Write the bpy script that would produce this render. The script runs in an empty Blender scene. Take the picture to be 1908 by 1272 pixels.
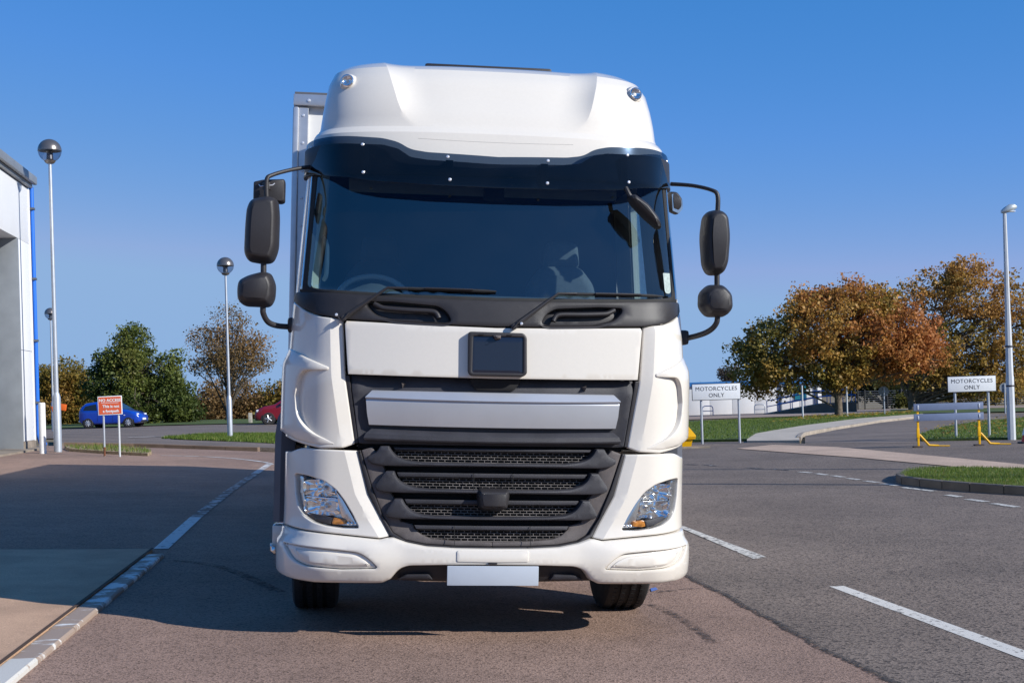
import bpy, bmesh, math, random
import numpy as np
from mathutils import Vector, Matrix, Euler, noise
from mathutils.geometry import delaunay_2d_cdt

# ------------------------------------------------------------------ camera, sky, sun, exposure
SC = bpy.context.scene
COL = SC.collection
F_PX, CAM_H, PITCH, CROLL, SHIFT = 2497.53, 1.4284, 0.005675, 0.030, 81.73
cam_d = bpy.data.cameras.new('camera'); cam = bpy.data.objects.new('camera', cam_d); COL.objects.link(cam)
cam_d.sensor_width = 36.0; cam_d.lens = F_PX / 1908 * 36.0; cam_d.shift_y = SHIFT / 1908
cam_d.clip_end = 3000; cam_d.clip_start = .1
cam.matrix_world = Matrix.Translation((0, 0, CAM_H)) @ Matrix.Rotation(math.pi/2 + PITCH, 4, 'X') @ Matrix.Rotation(-CROLL, 4, 'Z')
SC.camera = cam
SUN_EL = math.radians(27.0); SUN_AZ = math.radians(117.0)       # azimuth from +Y towards +X
SUN_DIR = Vector((math.sin(SUN_AZ)*math.cos(SUN_EL), math.cos(SUN_AZ)*math.cos(SUN_EL), math.sin(SUN_EL)))
world = bpy.data.worlds.new('World'); SC.world = world; world.use_nodes = True
wn = world.node_tree
sky = wn.nodes.new('ShaderNodeTexSky'); sky.sky_type = 'NISHITA'; sky.sun_disc = False
sky.sun_elevation = SUN_EL; sky.sun_rotation = SUN_AZ
sky.altitude = 0; sky.air_density = .7; sky.dust_density = 0; sky.ozone_density = 6
BG = .10; SKYG = .72
wn.nodes['Background'].inputs[1].default_value = BG
# the photograph's deep, saturated blue: one tone curve per channel over the whole sky
_sp = wn.nodes.new('ShaderNodeSeparateColor'); _cb = wn.nodes.new('ShaderNodeCombineColor')
wn.links.new(sky.outputs[0], _sp.inputs[0])
_o = []
for i, (g, a) in enumerate(((1.6, 4.1*SKYG), (.62, .855*SKYG), (.50, 1.24*SKYG))):
    pw = wn.nodes.new('ShaderNodeMath'); pw.operation = 'POWER'; pw.inputs[1].default_value = g
    ml = wn.nodes.new('ShaderNodeMath'); ml.operation = 'MULTIPLY'; ml.inputs[1].default_value = a*(.1**g)/BG
    wn.links.new(_sp.outputs[i], pw.inputs[0]); wn.links.new(pw.outputs[0], ml.inputs[0])
    cp = wn.nodes.new('ShaderNodeMath'); cp.operation = 'MINIMUM'; cp.inputs[1].default_value = (.32, .52, .85)[i]*SKYG/BG
    wn.links.new(ml.outputs[0], cp.inputs[0]); _o.append(cp)
_m1 = wn.nodes.new('ShaderNodeMath'); _m1.operation = 'MULTIPLY'; _m1.inputs[1].default_value = .93
wn.links.new(_o[1].outputs[0], _m1.inputs[0])
_mn = wn.nodes.new('ShaderNodeMath'); _mn.operation = 'MINIMUM'
wn.links.new(_o[0].outputs[0], _mn.inputs[0]); wn.links.new(_m1.outputs[0], _mn.inputs[1])
wn.links.new(_mn.outputs[0], _cb.inputs[0]); wn.links.new(_o[1].outputs[0], _cb.inputs[1]); wn.links.new(_o[2].outputs[0], _cb.inputs[2])
wn.links.new(_cb.outputs[0], wn.nodes['Background'].inputs[0])
sun_d = bpy.data.lights.new('sun', 'SUN'); sun_d.energy = 5.0; sun_d.angle = math.radians(.55); sun_d.color = (1, .975, .92)
sun = bpy.data.objects.new('sun', sun_d); COL.objects.link(sun)
sun.rotation_euler = SUN_DIR.to_track_quat('Z', 'Y').to_euler(); sun.location = (20, -20, 30)
SC.view_settings.view_transform = 'Standard'; SC.view_settings.look = 'None'
SC.view_settings.exposure = 0.25; SC.view_settings.gamma = 1.0; SC.view_settings.use_curve_mapping = False
SC.render.engine = 'CYCLES'
SC.cycles.max_bounces = 10; SC.cycles.transparent_max_bounces = 16

rnd = random.Random(7)
# ------------------------------------------------------------------ ground shape
TX, TY, TYAW, TROLL = -.1642, 7.6306, .1127, .04918       # where the truck stands; the road falls to the right there
def sstep(a, b, x):
    t = min(1, max(0, (x-a)/(b-a))); return t*t*(3-2*t)
def gz(x, y):
    s = (x-TX)*math.cos(TYAW) + (y-TY)*math.sin(TYAW)
    if s > 1.6: s = 1.6 + 1.2*math.tanh((s-1.6)/1.2)
    if s < -9: s = -9 - 2*math.tanh((-9-s)/2)
    return -math.tan(TROLL)*s*(1-.75*sstep(44, 78, y)) - .0115*min(95, max(0, y-38))*sstep(-2, 6, x)
def cam_ray(px, py):
    a, b = px-954, py-636-SHIFT
    c, s = math.cos(CROLL), math.sin(CROLL); u = c*a-s*b; v = s*a+c*b
    c, s = math.cos(PITCH), math.sin(PITCH)
    return Vector((u/F_PX, c+s*v/F_PX, s-c*v/F_PX))
def at(px, py, Y):
    r = cam_ray(px, py); return Vector((0, 0, CAM_H)) + r*(Y/r.y)
def G(px, py, lift=0):
    """point of the ground seen at a photo position"""
    r = cam_ray(px, py); lo, hi = 2.0, 400.0
    for i in range(50):
        m = (lo+hi)/2; p = Vector((0, 0, CAM_H)) + r*(m/r.y)
        if p.z > gz(p.x, p.y): lo = m
        else: hi = m
    p.z = gz(p.x, p.y)+lift
    return p

# ------------------------------------------------------------------ materials
MATS = {}
def mat(name, col=(.5, .5, .5), rough=.5, metal=0, spec=.5, coat=0, noise_amt=0, noise_scale=8, bump=0, bump_scale=60,
        col2=None, detail=6, transmission=0, ior=1.45, emit=None, fine=0, fine_scale=300, coords='Object'):
    if name in MATS: return MATS[name]
    m = bpy.data.materials.new(name); m.use_nodes = True; MATS[name] = m
    nt = m.node_tree; b = nt.nodes['Principled BSDF']
    b.inputs['Base Color'].default_value = (*col, 1); b.inputs['Roughness'].default_value = rough
    b.inputs['Metallic'].default_value = metal; b.inputs['Specular IOR Level'].default_value = spec
    b.inputs['Coat Weight'].default_value = coat; b.inputs['Coat Roughness'].default_value = .04
    b.inputs['IOR'].default_value = ior; b.inputs['Transmission Weight'].default_value = transmission
    if noise_amt or bump or fine:
        tc = nt.nodes.new('ShaderNodeTexCoord')
    base_out = None
    if noise_amt:
        n = nt.nodes.new('ShaderNodeTexNoise'); n.inputs['Scale'].default_value = noise_scale; n.inputs['Detail'].default_value = detail
        nt.links.new(tc.outputs[coords], n.inputs['Vector'])
        r = nt.nodes.new('ShaderNodeValToRGB'); r.color_ramp.elements[0].position = .32; r.color_ramp.elements[1].position = .68
        c2 = col2 or tuple(max(0, c*(1-noise_amt)) for c in col)
        r.color_ramp.elements[0].color = (*c2, 1); r.color_ramp.elements[1].color = (*col, 1)
        nt.links.new(n.outputs['Fac'], r.inputs[0]); base_out = r.outputs[0]
    if fine:
        n2 = nt.nodes.new('ShaderNodeTexNoise'); n2.inputs['Scale'].default_value = fine_scale; n2.inputs['Detail'].default_value = 3
        nt.links.new(tc.outputs[coords], n2.inputs['Vector'])
        mr = nt.nodes.new('ShaderNodeMapRange'); mr.inputs[1].default_value = .3; mr.inputs[2].default_value = .7
        mr.inputs[3].default_value = 1-fine; mr.inputs[4].default_value = 1+fine
        nt.links.new(n2.outputs['Fac'], mr.inputs[0])
        mx = nt.nodes.new('ShaderNodeMix'); mx.data_type = 'RGBA'; mx.blend_type = 'MULTIPLY'; mx.inputs[0].default_value = 1
        if base_out: nt.links.new(base_out, mx.inputs[6])
        else: mx.inputs[6].default_value = (*col, 1)
        nt.links.new(mr.outputs[0], mx.inputs[7]); base_out = mx.outputs[2]
    if base_out: nt.links.new(base_out, b.inputs['Base Color'])
    if bump:
        n3 = nt.nodes.new('ShaderNodeTexNoise'); n3.inputs['Scale'].default_value = bump_scale; n3.inputs['Detail'].default_value = 4
        nt.links.new(tc.outputs[coords], n3.inputs['Vector'])
        bp = nt.nodes.new('ShaderNodeBump'); bp.inputs['Strength'].default_value = bump; bp.inputs['Distance'].default_value = .01
        nt.links.new(n3.outputs['Fac'], bp.inputs['Height']); nt.links.new(bp.outputs[0], b.inputs['Normal'])
    if emit:
        b.inputs['Emission Color'].default_value = (*emit, 1); b.inputs['Emission Strength'].default_value = 1
    return m
def glass_mat(name, tint, ior=1.6, dirt=0):
    if name in MATS: return MATS[name]
    m = bpy.data.materials.new(name); m.use_nodes = True; MATS[name] = m
    nt = m.node_tree; nt.nodes.remove(nt.nodes['Principled BSDF'])
    out = nt.nodes['Material Output']
    t = nt.nodes.new('ShaderNodeBsdfTransparent'); t.inputs[0].default_value = (*tint, 1)
    g = nt.nodes.new('ShaderNodeBsdfGlossy'); g.inputs['Roughness'].default_value = .0
    f = nt.nodes.new('ShaderNodeFresnel'); f.inputs[0].default_value = ior
    # both faces of the sheet behave alike
    geo = nt.nodes.new('ShaderNodeNewGeometry'); bp = nt.nodes.new('ShaderNodeMix'); bp.data_type = 'FLOAT'
    nt.links.new(geo.outputs['Backfacing'], bp.inputs[0]); bp.inputs[2].default_value = ior; bp.inputs[3].default_value = 1/ior
    nt.links.new(bp.outputs[0], f.inputs[0])
    cl = nt.nodes.new('ShaderNodeMath'); cl.operation = 'MINIMUM'; cl.inputs[1].default_value = .9
    nt.links.new(f.outputs[0], cl.inputs[0])
    mx = nt.nodes.new('ShaderNodeMixShader')
    nt.links.new(cl.outputs[0], mx.inputs[0]); nt.links.new(t.outputs[0], mx.inputs[1]); nt.links.new(g.outputs[0], mx.inputs[2])
    last = mx
    if dirt:
        d = nt.nodes.new('ShaderNodeBsdfDiffuse'); d.inputs[0].default_value = (.5, .5, .48, 1)
        tc = nt.nodes.new('ShaderNodeTexCoord'); n = nt.nodes.new('ShaderNodeTexNoise'); n.inputs['Scale'].default_value = 90; n.inputs['Detail'].default_value = 2
        n2 = nt.nodes.new('ShaderNodeTexNoise'); n2.inputs['Scale'].default_value = 3
        nt.links.new(tc.outputs['Object'], n.inputs['Vector']); nt.links.new(tc.outputs['Object'], n2.inputs['Vector'])
        r = nt.nodes.new('ShaderNodeMapRange'); r.inputs[1].default_value = .72; r.inputs[2].default_value = .8; r.inputs[3].default_value = 0; r.inputs[4].default_value = dirt*6
        nt.links.new(n.outputs['Fac'], r.inputs[0])
        r2 = nt.nodes.new('ShaderNodeMapRange'); r2.inputs[1].default_value = .35; r2.inputs[2].default_value = .75; r2.inputs[3].default_value = dirt*.3; r2.inputs[4].default_value = dirt
        nt.links.new(n2.outputs['Fac'], r2.inputs[0])
        ad = nt.nodes.new('ShaderNodeMath'); ad.operation = 'ADD'; nt.links.new(r.outputs[0], ad.inputs[0]); nt.links.new(r2.outputs[0], ad.inputs[1])
        mx2 = nt.nodes.new('ShaderNodeMixShader'); nt.links.new(ad.outputs[0], mx2.inputs[0])
        nt.links.new(mx.outputs[0], mx2.inputs[1]); nt.links.new(d.outputs[0], mx2.inputs[2]); last = mx2
    nt.links.new(last.outputs[0], out.inputs[0])
    return m

# ------------------------------------------------------------------ mesh helpers
def tag(o, label=None, cat=None, group=None, kind=None):
    if label: o['label'] = label
    if cat: o['category'] = cat
    if group: o['group'] = group
    if kind: o['kind'] = kind
    return o
def link(name, me, m=None, parent=None, sharp=30):
    o = bpy.data.objects.new(name, me); COL.objects.link(o)
    if m is not None: me.materials.append(m)
    if sharp is not None:
        me.shade_smooth(); me.set_sharp_from_angle(angle=math.radians(sharp))
    if parent: o.parent = parent
    return o
def mesh_obj(name, verts, faces, m=None, parent=None, sharp=30):
    me = bpy.data.meshes.new(name); me.from_pydata([tuple(v) for v in verts], [], faces); me.validate(); me.update()
    return link(name, me, m, parent, sharp)
def bm_obj(name, bm, m=None, parent=None, sharp=30, fixn=True):
    if fixn: bmesh.ops.recalc_face_normals(bm, faces=bm.faces)
    me = bpy.data.meshes.new(name); bm.to_mesh(me); bm.free()
    return link(name, me, m, parent, sharp)
def empty(name, loc=(0, 0, 0), rz=0, label=None, cat=None, group=None):
    o = bpy.data.objects.new(name, None); COL.objects.link(o); o.location = loc; o.rotation_euler = (0, 0, rz); o.empty_display_size = .2
    return tag(o, label, cat, group)
def copy_tree(o, parent=None):
    c = o.copy(); COL.objects.link(c); c.parent = parent
    for ch in o.children: copy_tree(ch, c)
    return c
def add_box(bm, c, s, rot=None, bev=0, seg=2):
    mt = Matrix.Translation(c) @ (rot.to_4x4() if rot is not None else Matrix.Identity(4)) @ Matrix.Diagonal((*s, 1))
    g = bmesh.ops.create_cube(bm, size=1, matrix=mt)
    if bev:
        es = list({e for v in g['verts'] for e in v.link_edges})
        bmesh.ops.bevel(bm, geom=es, offset=bev, segments=seg, profile=.6, affect='EDGES')
def box(name, c, s, m, parent=None, bev=0, rot=None, seg=2, sharp=30):
    bm = bmesh.new(); add_box(bm, c, s, rot, bev, seg); return bm_obj(name, bm, m, parent, sharp)
def add_tube(bm, pts, rad, n=10, caps=True, flat=1.0, up=None):
    pts = [Vector(p) for p in pts]; rings = []
    prev = None
    for i, p in enumerate(pts):
        t = (pts[min(i+1, len(pts)-1)]-pts[max(i-1, 0)]).normalized()
        if prev is None:
            a = up or (Vector((0, 0, 1)) if abs(t.z) < .9 else Vector((1, 0, 0)))
            u = t.cross(a).normalized()
        else:
            u = (prev - t*prev.dot(t)).normalized()
        prev = u; w = t.cross(u)
        r = rad[i] if isinstance(rad, (list, tuple)) else rad
        rings.append([bm.verts.new(p+u*(r*math.cos(2*math.pi*k/n))+w*(r*flat*math.sin(2*math.pi*k/n))) for k in range(n)])
    for a, b in zip(rings, rings[1:]):
        for k in range(n): bm.faces.new((a[k], a[(k+1) % n], b[(k+1) % n], b[k]))
    if caps:
        bm.faces.new(rings[0][::-1]); bm.faces.new(rings[-1])
def spline(pts, n=8):
    P = [Vector(p) for p in pts]; out = []
    for i in range(len(P)-1):
        p0, p1, p2, p3 = P[max(i-1, 0)], P[i], P[i+1], P[min(i+2, len(P)-1)]
        for k in range(n):
            t = k/n
            out.append(.5*((2*p1)+(-p0+p2)*t+(2*p0-5*p1+4*p2-p3)*t*t+(-p0+3*p1-3*p2+p3)*t**3))
    out.append(P[-1]); return out
def tube(name, pts, rad, m, parent=None, n=12, flat=1.0, sm=0, up=None):
    if sm:
        k = len(pts); pts = spline(pts, sm)
        if isinstance(rad, (list, tuple)): rad = [float(v) for v in np.interp(np.linspace(0, k-1, len(pts)), range(k), rad)]
    bm = bmesh.new(); add_tube(bm, pts, rad, n, True, flat, up); return bm_obj(name, bm, m, parent, 40)
def add_lathe(bm, prof, mt=None, n=32):
    """prof: (r, h) pairs about z"""
    mt = mt or Matrix.Identity(4); rings = []
    for r, h in prof:
        rings.append([bm.verts.new(mt @ Vector((r*math.cos(2*math.pi*k/n), r*math.sin(2*math.pi*k/n), h))) for k in range(n)])
    for a, b in zip(rings, rings[1:]):
        for k in range(n): bm.faces.new((a[k], a[(k+1) % n], b[(k+1) % n], b[k]))
    if prof[0][0] > 1e-6: bm.faces.new(rings[0][::-1])
    if prof[-1][0] > 1e-6: bm.faces.new(rings[-1])
    bmesh.ops.remove_doubles(bm, verts=bm.verts, dist=1e-6)
def lathe(name, prof, m, parent=None, mt=None, n=32, sharp=35):
    bm = bmesh.new(); add_lathe(bm, prof, mt, n); return bm_obj(name, bm, m, parent, sharp)
def add_loft(bm, secs, caps=True, closed=True):
    rings = [[bm.verts.new(p) for p in s] for s in secs]; n = len(rings[0])
    for a, b in zip(rings, rings[1:]):
        for k in range(n if closed else n-1): bm.faces.new((a[k], a[(k+1) % n], b[(k+1) % n], b[k]))
    if caps and closed: bm.faces.new(rings[0][::-1]); bm.faces.new(rings[-1])
def loft(name, secs, m, parent=None, caps=True, closed=True, sharp=35):
    bm = bmesh.new(); add_loft(bm, secs, caps, closed); return bm_obj(name, bm, m, parent, sharp)
def superell(cx, cy, a, b, e=3, n=24):
    out = []
    for k in range(n):
        t = 2*math.pi*(k+.5)/n; c, s = math.cos(t), math.sin(t)
        out.append((cx+a*math.copysign(abs(c)**(2/e), c), cy+b*math.copysign(abs(s)**(2/e), s)))
    return out

# ---- 2D outlines
def rounded(pts, r=.02, n=5):
    out = []; N = len(pts)
    for i in range(N):
        p = Vector(pts[i][:2]); a = Vector(pts[i-1][:2]); b = Vector(pts[(i+1) % N][:2])
        rr = pts[i][2] if len(pts[i]) > 2 else r
        la, lb = (a-p).length, (b-p).length
        q = min(rr, la*.48, lb*.48)
        if q < 1e-4: out.append(p); continue
        p0 = p+(a-p)*(q/la); p1 = p+(b-p)*(q/lb)
        for k in range(n+1):
            t = k/n; out.append(p0*(1-t)**2+p*2*t*(1-t)+p1*t*t)
    return out
def dens(pts, step, closed=True):
    out = []; N = len(pts)
    for i in range(N if closed else N-1):
        a = Vector(pts[i]); b = Vector(pts[(i+1) % N]); L = (b-a).length
        if L < 1e-5: continue
        k = max(1, int(math.ceil(L/step)))
        for j in range(k): out.append(a+(b-a)*(j/k))
    if not closed: out.append(Vector(pts[-1]))
    return out
def area2(p): return sum(p[i-1][0]*p[i][1]-p[i][0]*p[i-1][1] for i in range(len(p)))/2
def inset(pts, d):
    N = len(pts); out = []
    for i in range(N):
        a, p, b = pts[i-1], pts[i], pts[(i+1) % N]
        e1 = (p-a); e2 = (b-p)
        if e1.length < 1e-9 or e2.length < 1e-9: out.append(p.copy()); continue
        e1.normalize(); e2.normalize()
        n1 = Vector((-e1.y, e1.x)); n2 = Vector((-e2.y, e2.x)); n = n1+n2
        if n.length < 1e-6: out.append(p+n1*d); continue
        n.normalize(); out.append(p+n*(d/max(.45, n.dot(n1))))
    return out
def inpoly(P, X, Y):
    P = np.array([(p[0], p[1]) for p in P]); x1, y1 = P[:, 0], P[:, 1]; x2, y2 = np.roll(x1, -1), np.roll(y1, -1)
    c = np.zeros(len(X), bool)
    for i in range(len(P)):
        k = (y1[i] > Y) != (y2[i] > Y)
        if y2[i] != y1[i]:
            c ^= k & (X < (x2[i]-x1[i])*(Y-y1[i])/(y2[i]-y1[i])+x1[i])
    return c
def fill2d(loops, grid, creases=()):
    """triangles of the region inside loops[0] and outside the others; returns 2D verts and faces"""
    V = []; E = []
    for lp in loops:
        k = len(V); n = len(lp); V += [Vector((p[0], p[1])) for p in lp]; E += [(k+i, k+(i+1) % n) for i in range(n)]
    for cr in creases:
        k = len(V); V += [Vector((p[0], p[1])) for p in cr]; E += [(k+i, k+i+1) for i in range(len(cr)-1)]
    A = np.array([(p[0], p[1]) for p in loops[0]]); x0, y0 = A.min(0); x1, y1 = A.max(0)
    gx = np.arange(x0+grid*.37, x1, grid); gy = np.arange(y0+grid*.41, y1, grid)
    if len(gx) and len(gy):
        XX, YY = np.meshgrid(gx, gy); XX = XX.ravel(); YY = YY.ravel(); k = inpoly(loops[0], XX, YY)
        for h in loops[1:]: k &= ~inpoly(h, XX, YY)
        pb = np.array([(v.x, v.y) for v in V])
        for x, y in zip(XX[k], YY[k]):
            if ((pb[:, 0]-x)**2+(pb[:, 1]-y)**2).min() > (grid*.33)**2: V.append(Vector((x, y)))
    vo, eo, fo, *_ = delaunay_2d_cdt(V, E, [], 0, 1e-6)
    cx = np.array([sum(vo[i].x for i in f)/len(f) for f in fo]); cy = np.array([sum(vo[i].y for i in f)/len(f) for f in fo])
    k = inpoly(loops[0], cx, cy)
    for h in loops[1:]: k &= ~inpoly(h, cx, cy)
    return vo, [f for f, q in zip(fo, k) if q]
# ------------------------------------------------------------------ ground sheets
def drape(name, pts, m, lift, grid=1.2, kind='structure', step=None, parent=None, edge=0, holes=()):
    """a sheet over the ground shape; edge > 0 also gives it a side wall that deep"""
    P = [Vector((p[0], p[1])) for p in pts]
    if area2(P) < 0: P = P[::-1]
    P = dens(P, step or grid)
    H = [dens([Vector((p[0], p[1])) for p in h], step or grid) for h in holes]
    vo, fo = fill2d([P]+H, grid)
    bm = bmesh.new()
    vs = [bm.verts.new((v.x, v.y, gz(v.x, v.y)+lift)) for v in vo]
    for f in fo:
        try: bm.faces.new([vs[i] for i in f])
        except ValueError: pass
    for v in list(bm.verts):
        if not v.link_faces: bm.verts.remove(v)
    bmesh.ops.recalc_face_normals(bm, faces=bm.faces)
    if sum(f.normal.z for f in bm.faces) < 0: bmesh.ops.reverse_faces(bm, faces=bm.faces)
    if edge:
        es = [e for e in bm.edges if e.is_boundary]
        r = bmesh.ops.extrude_edge_only(bm, edges=es)
        for v in r['geom']:
            if isinstance(v, bmesh.types.BMVert): v.co.z -= edge
    o = bm_obj(name, bm, m, parent, 40, fixn=False)
    if kind: o['kind'] = kind
    return o
def px_poly(L, n=0):
    P = [G(*p) for p in L]
    return [(p.x, p.y) for p in P]
def strip(a, b, w):
    a = Vector(a[:2]); b = Vector(b[:2]); t = (b-a).normalized(); n = Vector((-t.y, t.x))*(w/2)
    return [a+n, b+n, b-n, a-n]
def ribbon(pts, w, n=6):
    P = spline([Vector((p[0], p[1], 0)) for p in pts], n) if n else [Vector((p[0], p[1], 0)) for p in pts]
    L, R = [], []
    for i, p in enumerate(P):
        t = (P[min(i+1, len(P)-1)]-P[max(i-1, 0)]).normalized(); q = Vector((-t.y, t.x, 0))*(w/2)
        L.append(p+q); R.append(p-q)
    return [(p.x, p.y) for p in L]+[(p.x, p.y) for p in R[::-1]]

def asphalt(name, base, dark, light, scale=1.0, patch=.25, rough=.85, bump=.5, stains=True):
    m = bpy.data.materials.new(name); m.use_nodes = True; nt = m.node_tree; b = nt.nodes['Principled BSDF']
    b.inputs['Roughness'].default_value = rough; b.inputs['Specular IOR Level'].default_value = .35
    tc = nt.nodes.new('ShaderNodeTexCoord')
    def nz(sc, det=4, kind='ShaderNodeTexNoise'):
        n = nt.nodes.new(kind); n.inputs['Scale'].default_value = sc
        if 'Detail' in n.inputs: n.inputs['Detail'].default_value = det
        nt.links.new(tc.outputs['Object'], n.inputs['Vector']); return n
    v = nz(95*scale, kind='ShaderNodeTexVoronoi')
    r = nt.nodes.new('ShaderNodeValToRGB'); e = r.color_ramp.elements
    e[0].position = .05; e[0].color = (*dark, 1); e[1].position = .95; e[1].color = (*light, 1)
    k = e.new(.55); k.color = (*base, 1)
    sp = nt.nodes.new('ShaderNodeSeparateColor'); nt.links.new(v.outputs['Color'], sp.inputs[0]); nt.links.new(sp.outputs[0], r.inputs[0])
    # larger patches, tyre-worn areas, stains
    p1 = nz(.45, 5); p2 = nz(3.5, 6)
    a = nt.nodes.new('ShaderNodeMapRange'); a.inputs[1].default_value = .35; a.inputs[2].default_value = .65; a.inputs[3].default_value = 1-patch; a.inputs[4].default_value = 1+patch*.6
    nt.links.new(p1.outputs['Fac'], a.inputs[0])
    c = nt.nodes.new('ShaderNodeMapRange'); c.inputs[1].default_value = .3; c.inputs[2].default_value = .7; c.inputs[3].default_value = 1-patch*.6; c.inputs[4].default_value = 1+patch*.4
    nt.links.new(p2.outputs['Fac'], c.inputs[0])
    mm = nt.nodes.new('ShaderNodeMath'); mm.operation = 'MULTIPLY'; nt.links.new(a.outputs[0], mm.inputs[0]); nt.links.new(c.outputs[0], mm.inputs[1])
    mx = nt.nodes.new('ShaderNodeMix'); mx.data_type = 'RGBA'; mx.blend_type = 'MULTIPLY'; mx.inputs[0].default_value = 1
    nt.links.new(r.outputs[0], mx.inputs[6]); nt.links.new(mm.outputs[0], mx.inputs[7])
    last = mx.outputs[2]
    nt.links.new(last, b.inputs['Base Color'])
    bp = nt.nodes.new('ShaderNodeBump'); bp.inputs['Strength'].default_value = bump; bp.inputs['Distance'].default_value = .006
    nt.links.new(v.outputs['Distance'], bp.inputs['Height']); nt.links.new(bp.outputs[0], b.inputs['Normal'])
    MATS[name] = m
    return m
def worn_paint(name, under, wear=.5, col=(.72, .72, .7), scale=14, stretch=(1, 1, 1)):
    m = bpy.data.materials.new(name); m.use_nodes = True; nt = m.node_tree; b = nt.nodes['Principled BSDF']
    b.inputs['Roughness'].default_value = .75
    tc = nt.nodes.new('ShaderNodeTexCoord'); mp = nt.nodes.new('ShaderNodeMapping'); mp.inputs['Scale'].default_value = stretch
    nt.links.new(tc.outputs['Object'], mp.inputs[0])
    n = nt.nodes.new('ShaderNodeTexNoise'); n.inputs['Scale'].default_value = scale; n.inputs['Detail'].default_value = 8; n.inputs['Roughness'].default_value = .7
    nt.links.new(mp.outputs[0], n.inputs['Vector'])
    r = nt.nodes.new('ShaderNodeValToRGB'); e = r.color_ramp.elements
    e[0].position = max(0.01, wear-.03); e[0].color = (*under, 1); e[1].position = wear+.03; e[1].color = (*col, 1)
    nt.links.new(n.outputs['Fac'], r.inputs[0])
    n2 = nt.nodes.new('ShaderNodeTexNoise'); n2.inputs['Scale'].default_value = 160; nt.links.new(tc.outputs['Object'], n2.inputs['Vector'])
    mr = nt.nodes.new('ShaderNodeMapRange'); mr.inputs[3].default_value = .75; mr.inputs[4].default_value = 1.15; nt.links.new(n2.outputs['Fac'], mr.inputs[0])
    mx = nt.nodes.new('ShaderNodeMix'); mx.data_type = 'RGBA'; mx.blend_type = 'MULTIPLY'; mx.inputs[0].default_value = 1
    nt.links.new(r.outputs[0], mx.inputs[6]); nt.links.new(mr.outputs[0], mx.inputs[7]); nt.links.new(mx.outputs[2], b.inputs['Base Color'])
    MATS[name] = m; return m

M_ROAD = asphalt('road_asphalt', (.058, .043, .034), (.015, .011, .009), (.20, .155, .125), .6, .16)
M_YARD = asphalt('yard_asphalt', (.150, .094, .067), (.060, .037, .027), (.32, .21, .16), .9, .18)
M_FARROAD = asphalt('far_asphalt', (.135, .105, .085), (.09, .07, .06), (.19, .15, .125), .4, .2)
M_CONC = mat('apron_concrete', (.54, .345, .225), .85, noise_amt=.28, noise_scale=2.2, fine=.25, fine_scale=120, bump=.2, bump_scale=150)
M_PATH = mat('path_concrete', (.50, .43, .35), .85, noise_amt=.25, noise_scale=1.3, fine=.15, fine_scale=40)
M_PAVE = mat('block_paving', (.52, .37, .27), .85, noise_amt=.25, noise_scale=1.1, fine=.2, fine_scale=30)
M_KERB = mat('kerb_concrete', (.27, .22, .17), .85, noise_amt=.4, noise_scale=3, fine=.2, fine_scale=60, bump=.3, bump_scale=40)
M_GRASSG = mat('grass_ground', (.075, .115, .022), .95, noise_amt=.5, noise_scale=1.2, fine=.5, fine_scale=25, bump=.6, bump_scale=18)
M_FIELD = mat('dry_field', (.24, .18, .095), .95, noise_amt=.45, noise_scale=.25, fine=.4, fine_scale=5)

# terrain to the horizon
bm = bmesh.new()
xs = [-700, -400, -200, -120, -80, -60, -45, -35] + [x*2.0 for x in range(-14, 15)] + [35, 45, 60, 80, 120, 200, 400, 700]
ys = [-60, -30, -15, -6] + [y*2.0 for y in range(-1, 46)] + [96, 110, 130, 170, 230, 320, 500, 900, 1500]
gv = [[bm.verts.new((x, y, gz(x, y)-.05 - (0.0 if y < 95 else .4*sstep(95, 300, y)))) for x in xs] for y in ys]
for j in range(len(ys)-1):
    for i in range(len(xs)-1): bm.faces.new((gv[j][i], gv[j][i+1], gv[j+1][i+1], gv[j+1][i]))
tag(bm_obj('ground', bm, M_FIELD, None, 60), kind='structure')

# asphalt: the grey road is the large sheet, the brownish yard lies on it
road_px = [(1908, 816), (1720, 822), (1500, 826), (1395, 822), (1284, 824)]
far_edge = px_poly(road_px)
drape('road', [(14, -8), (40, 12), (40, far_edge[0][1])] + far_edge + [(-1, 40.5), (-1, -8)], M_ROAD, 0, 1.2)
sm = px_poly([(1270, 1070), (1330, 1100), (1400, 1137), (1470, 1175), (1540, 1213), (1600, 1242), (1660, 1272)])
seam = [(sm[0][0]+(sm[0][0]-sm[1][0])*3, sm[0][1]+(sm[0][1]-sm[1][1])*3)] + sm + [(sm[-1][0]+.45, 4.0), (2.6, 0), (3, -8)]
r2 = random.Random(3)
seam = [Vector(p) for p in dens(seam, .05, False)]
seam = [(p.x+r2.uniform(-.018, .018), p.y+r2.uniform(-.018, .018)) for p in seam]
far_yard = px_poly([(545, 844), (400, 838), (250, 833), (120, 831), (30, 830), (-200, 850)])
drape('yard', seam[::-1] + [(.2, 20), (-1.0, 40.6)] + far_yard + [(-14, 10), (-12, -8)], M_YARD, .006, 1.0, step=.6)
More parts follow.
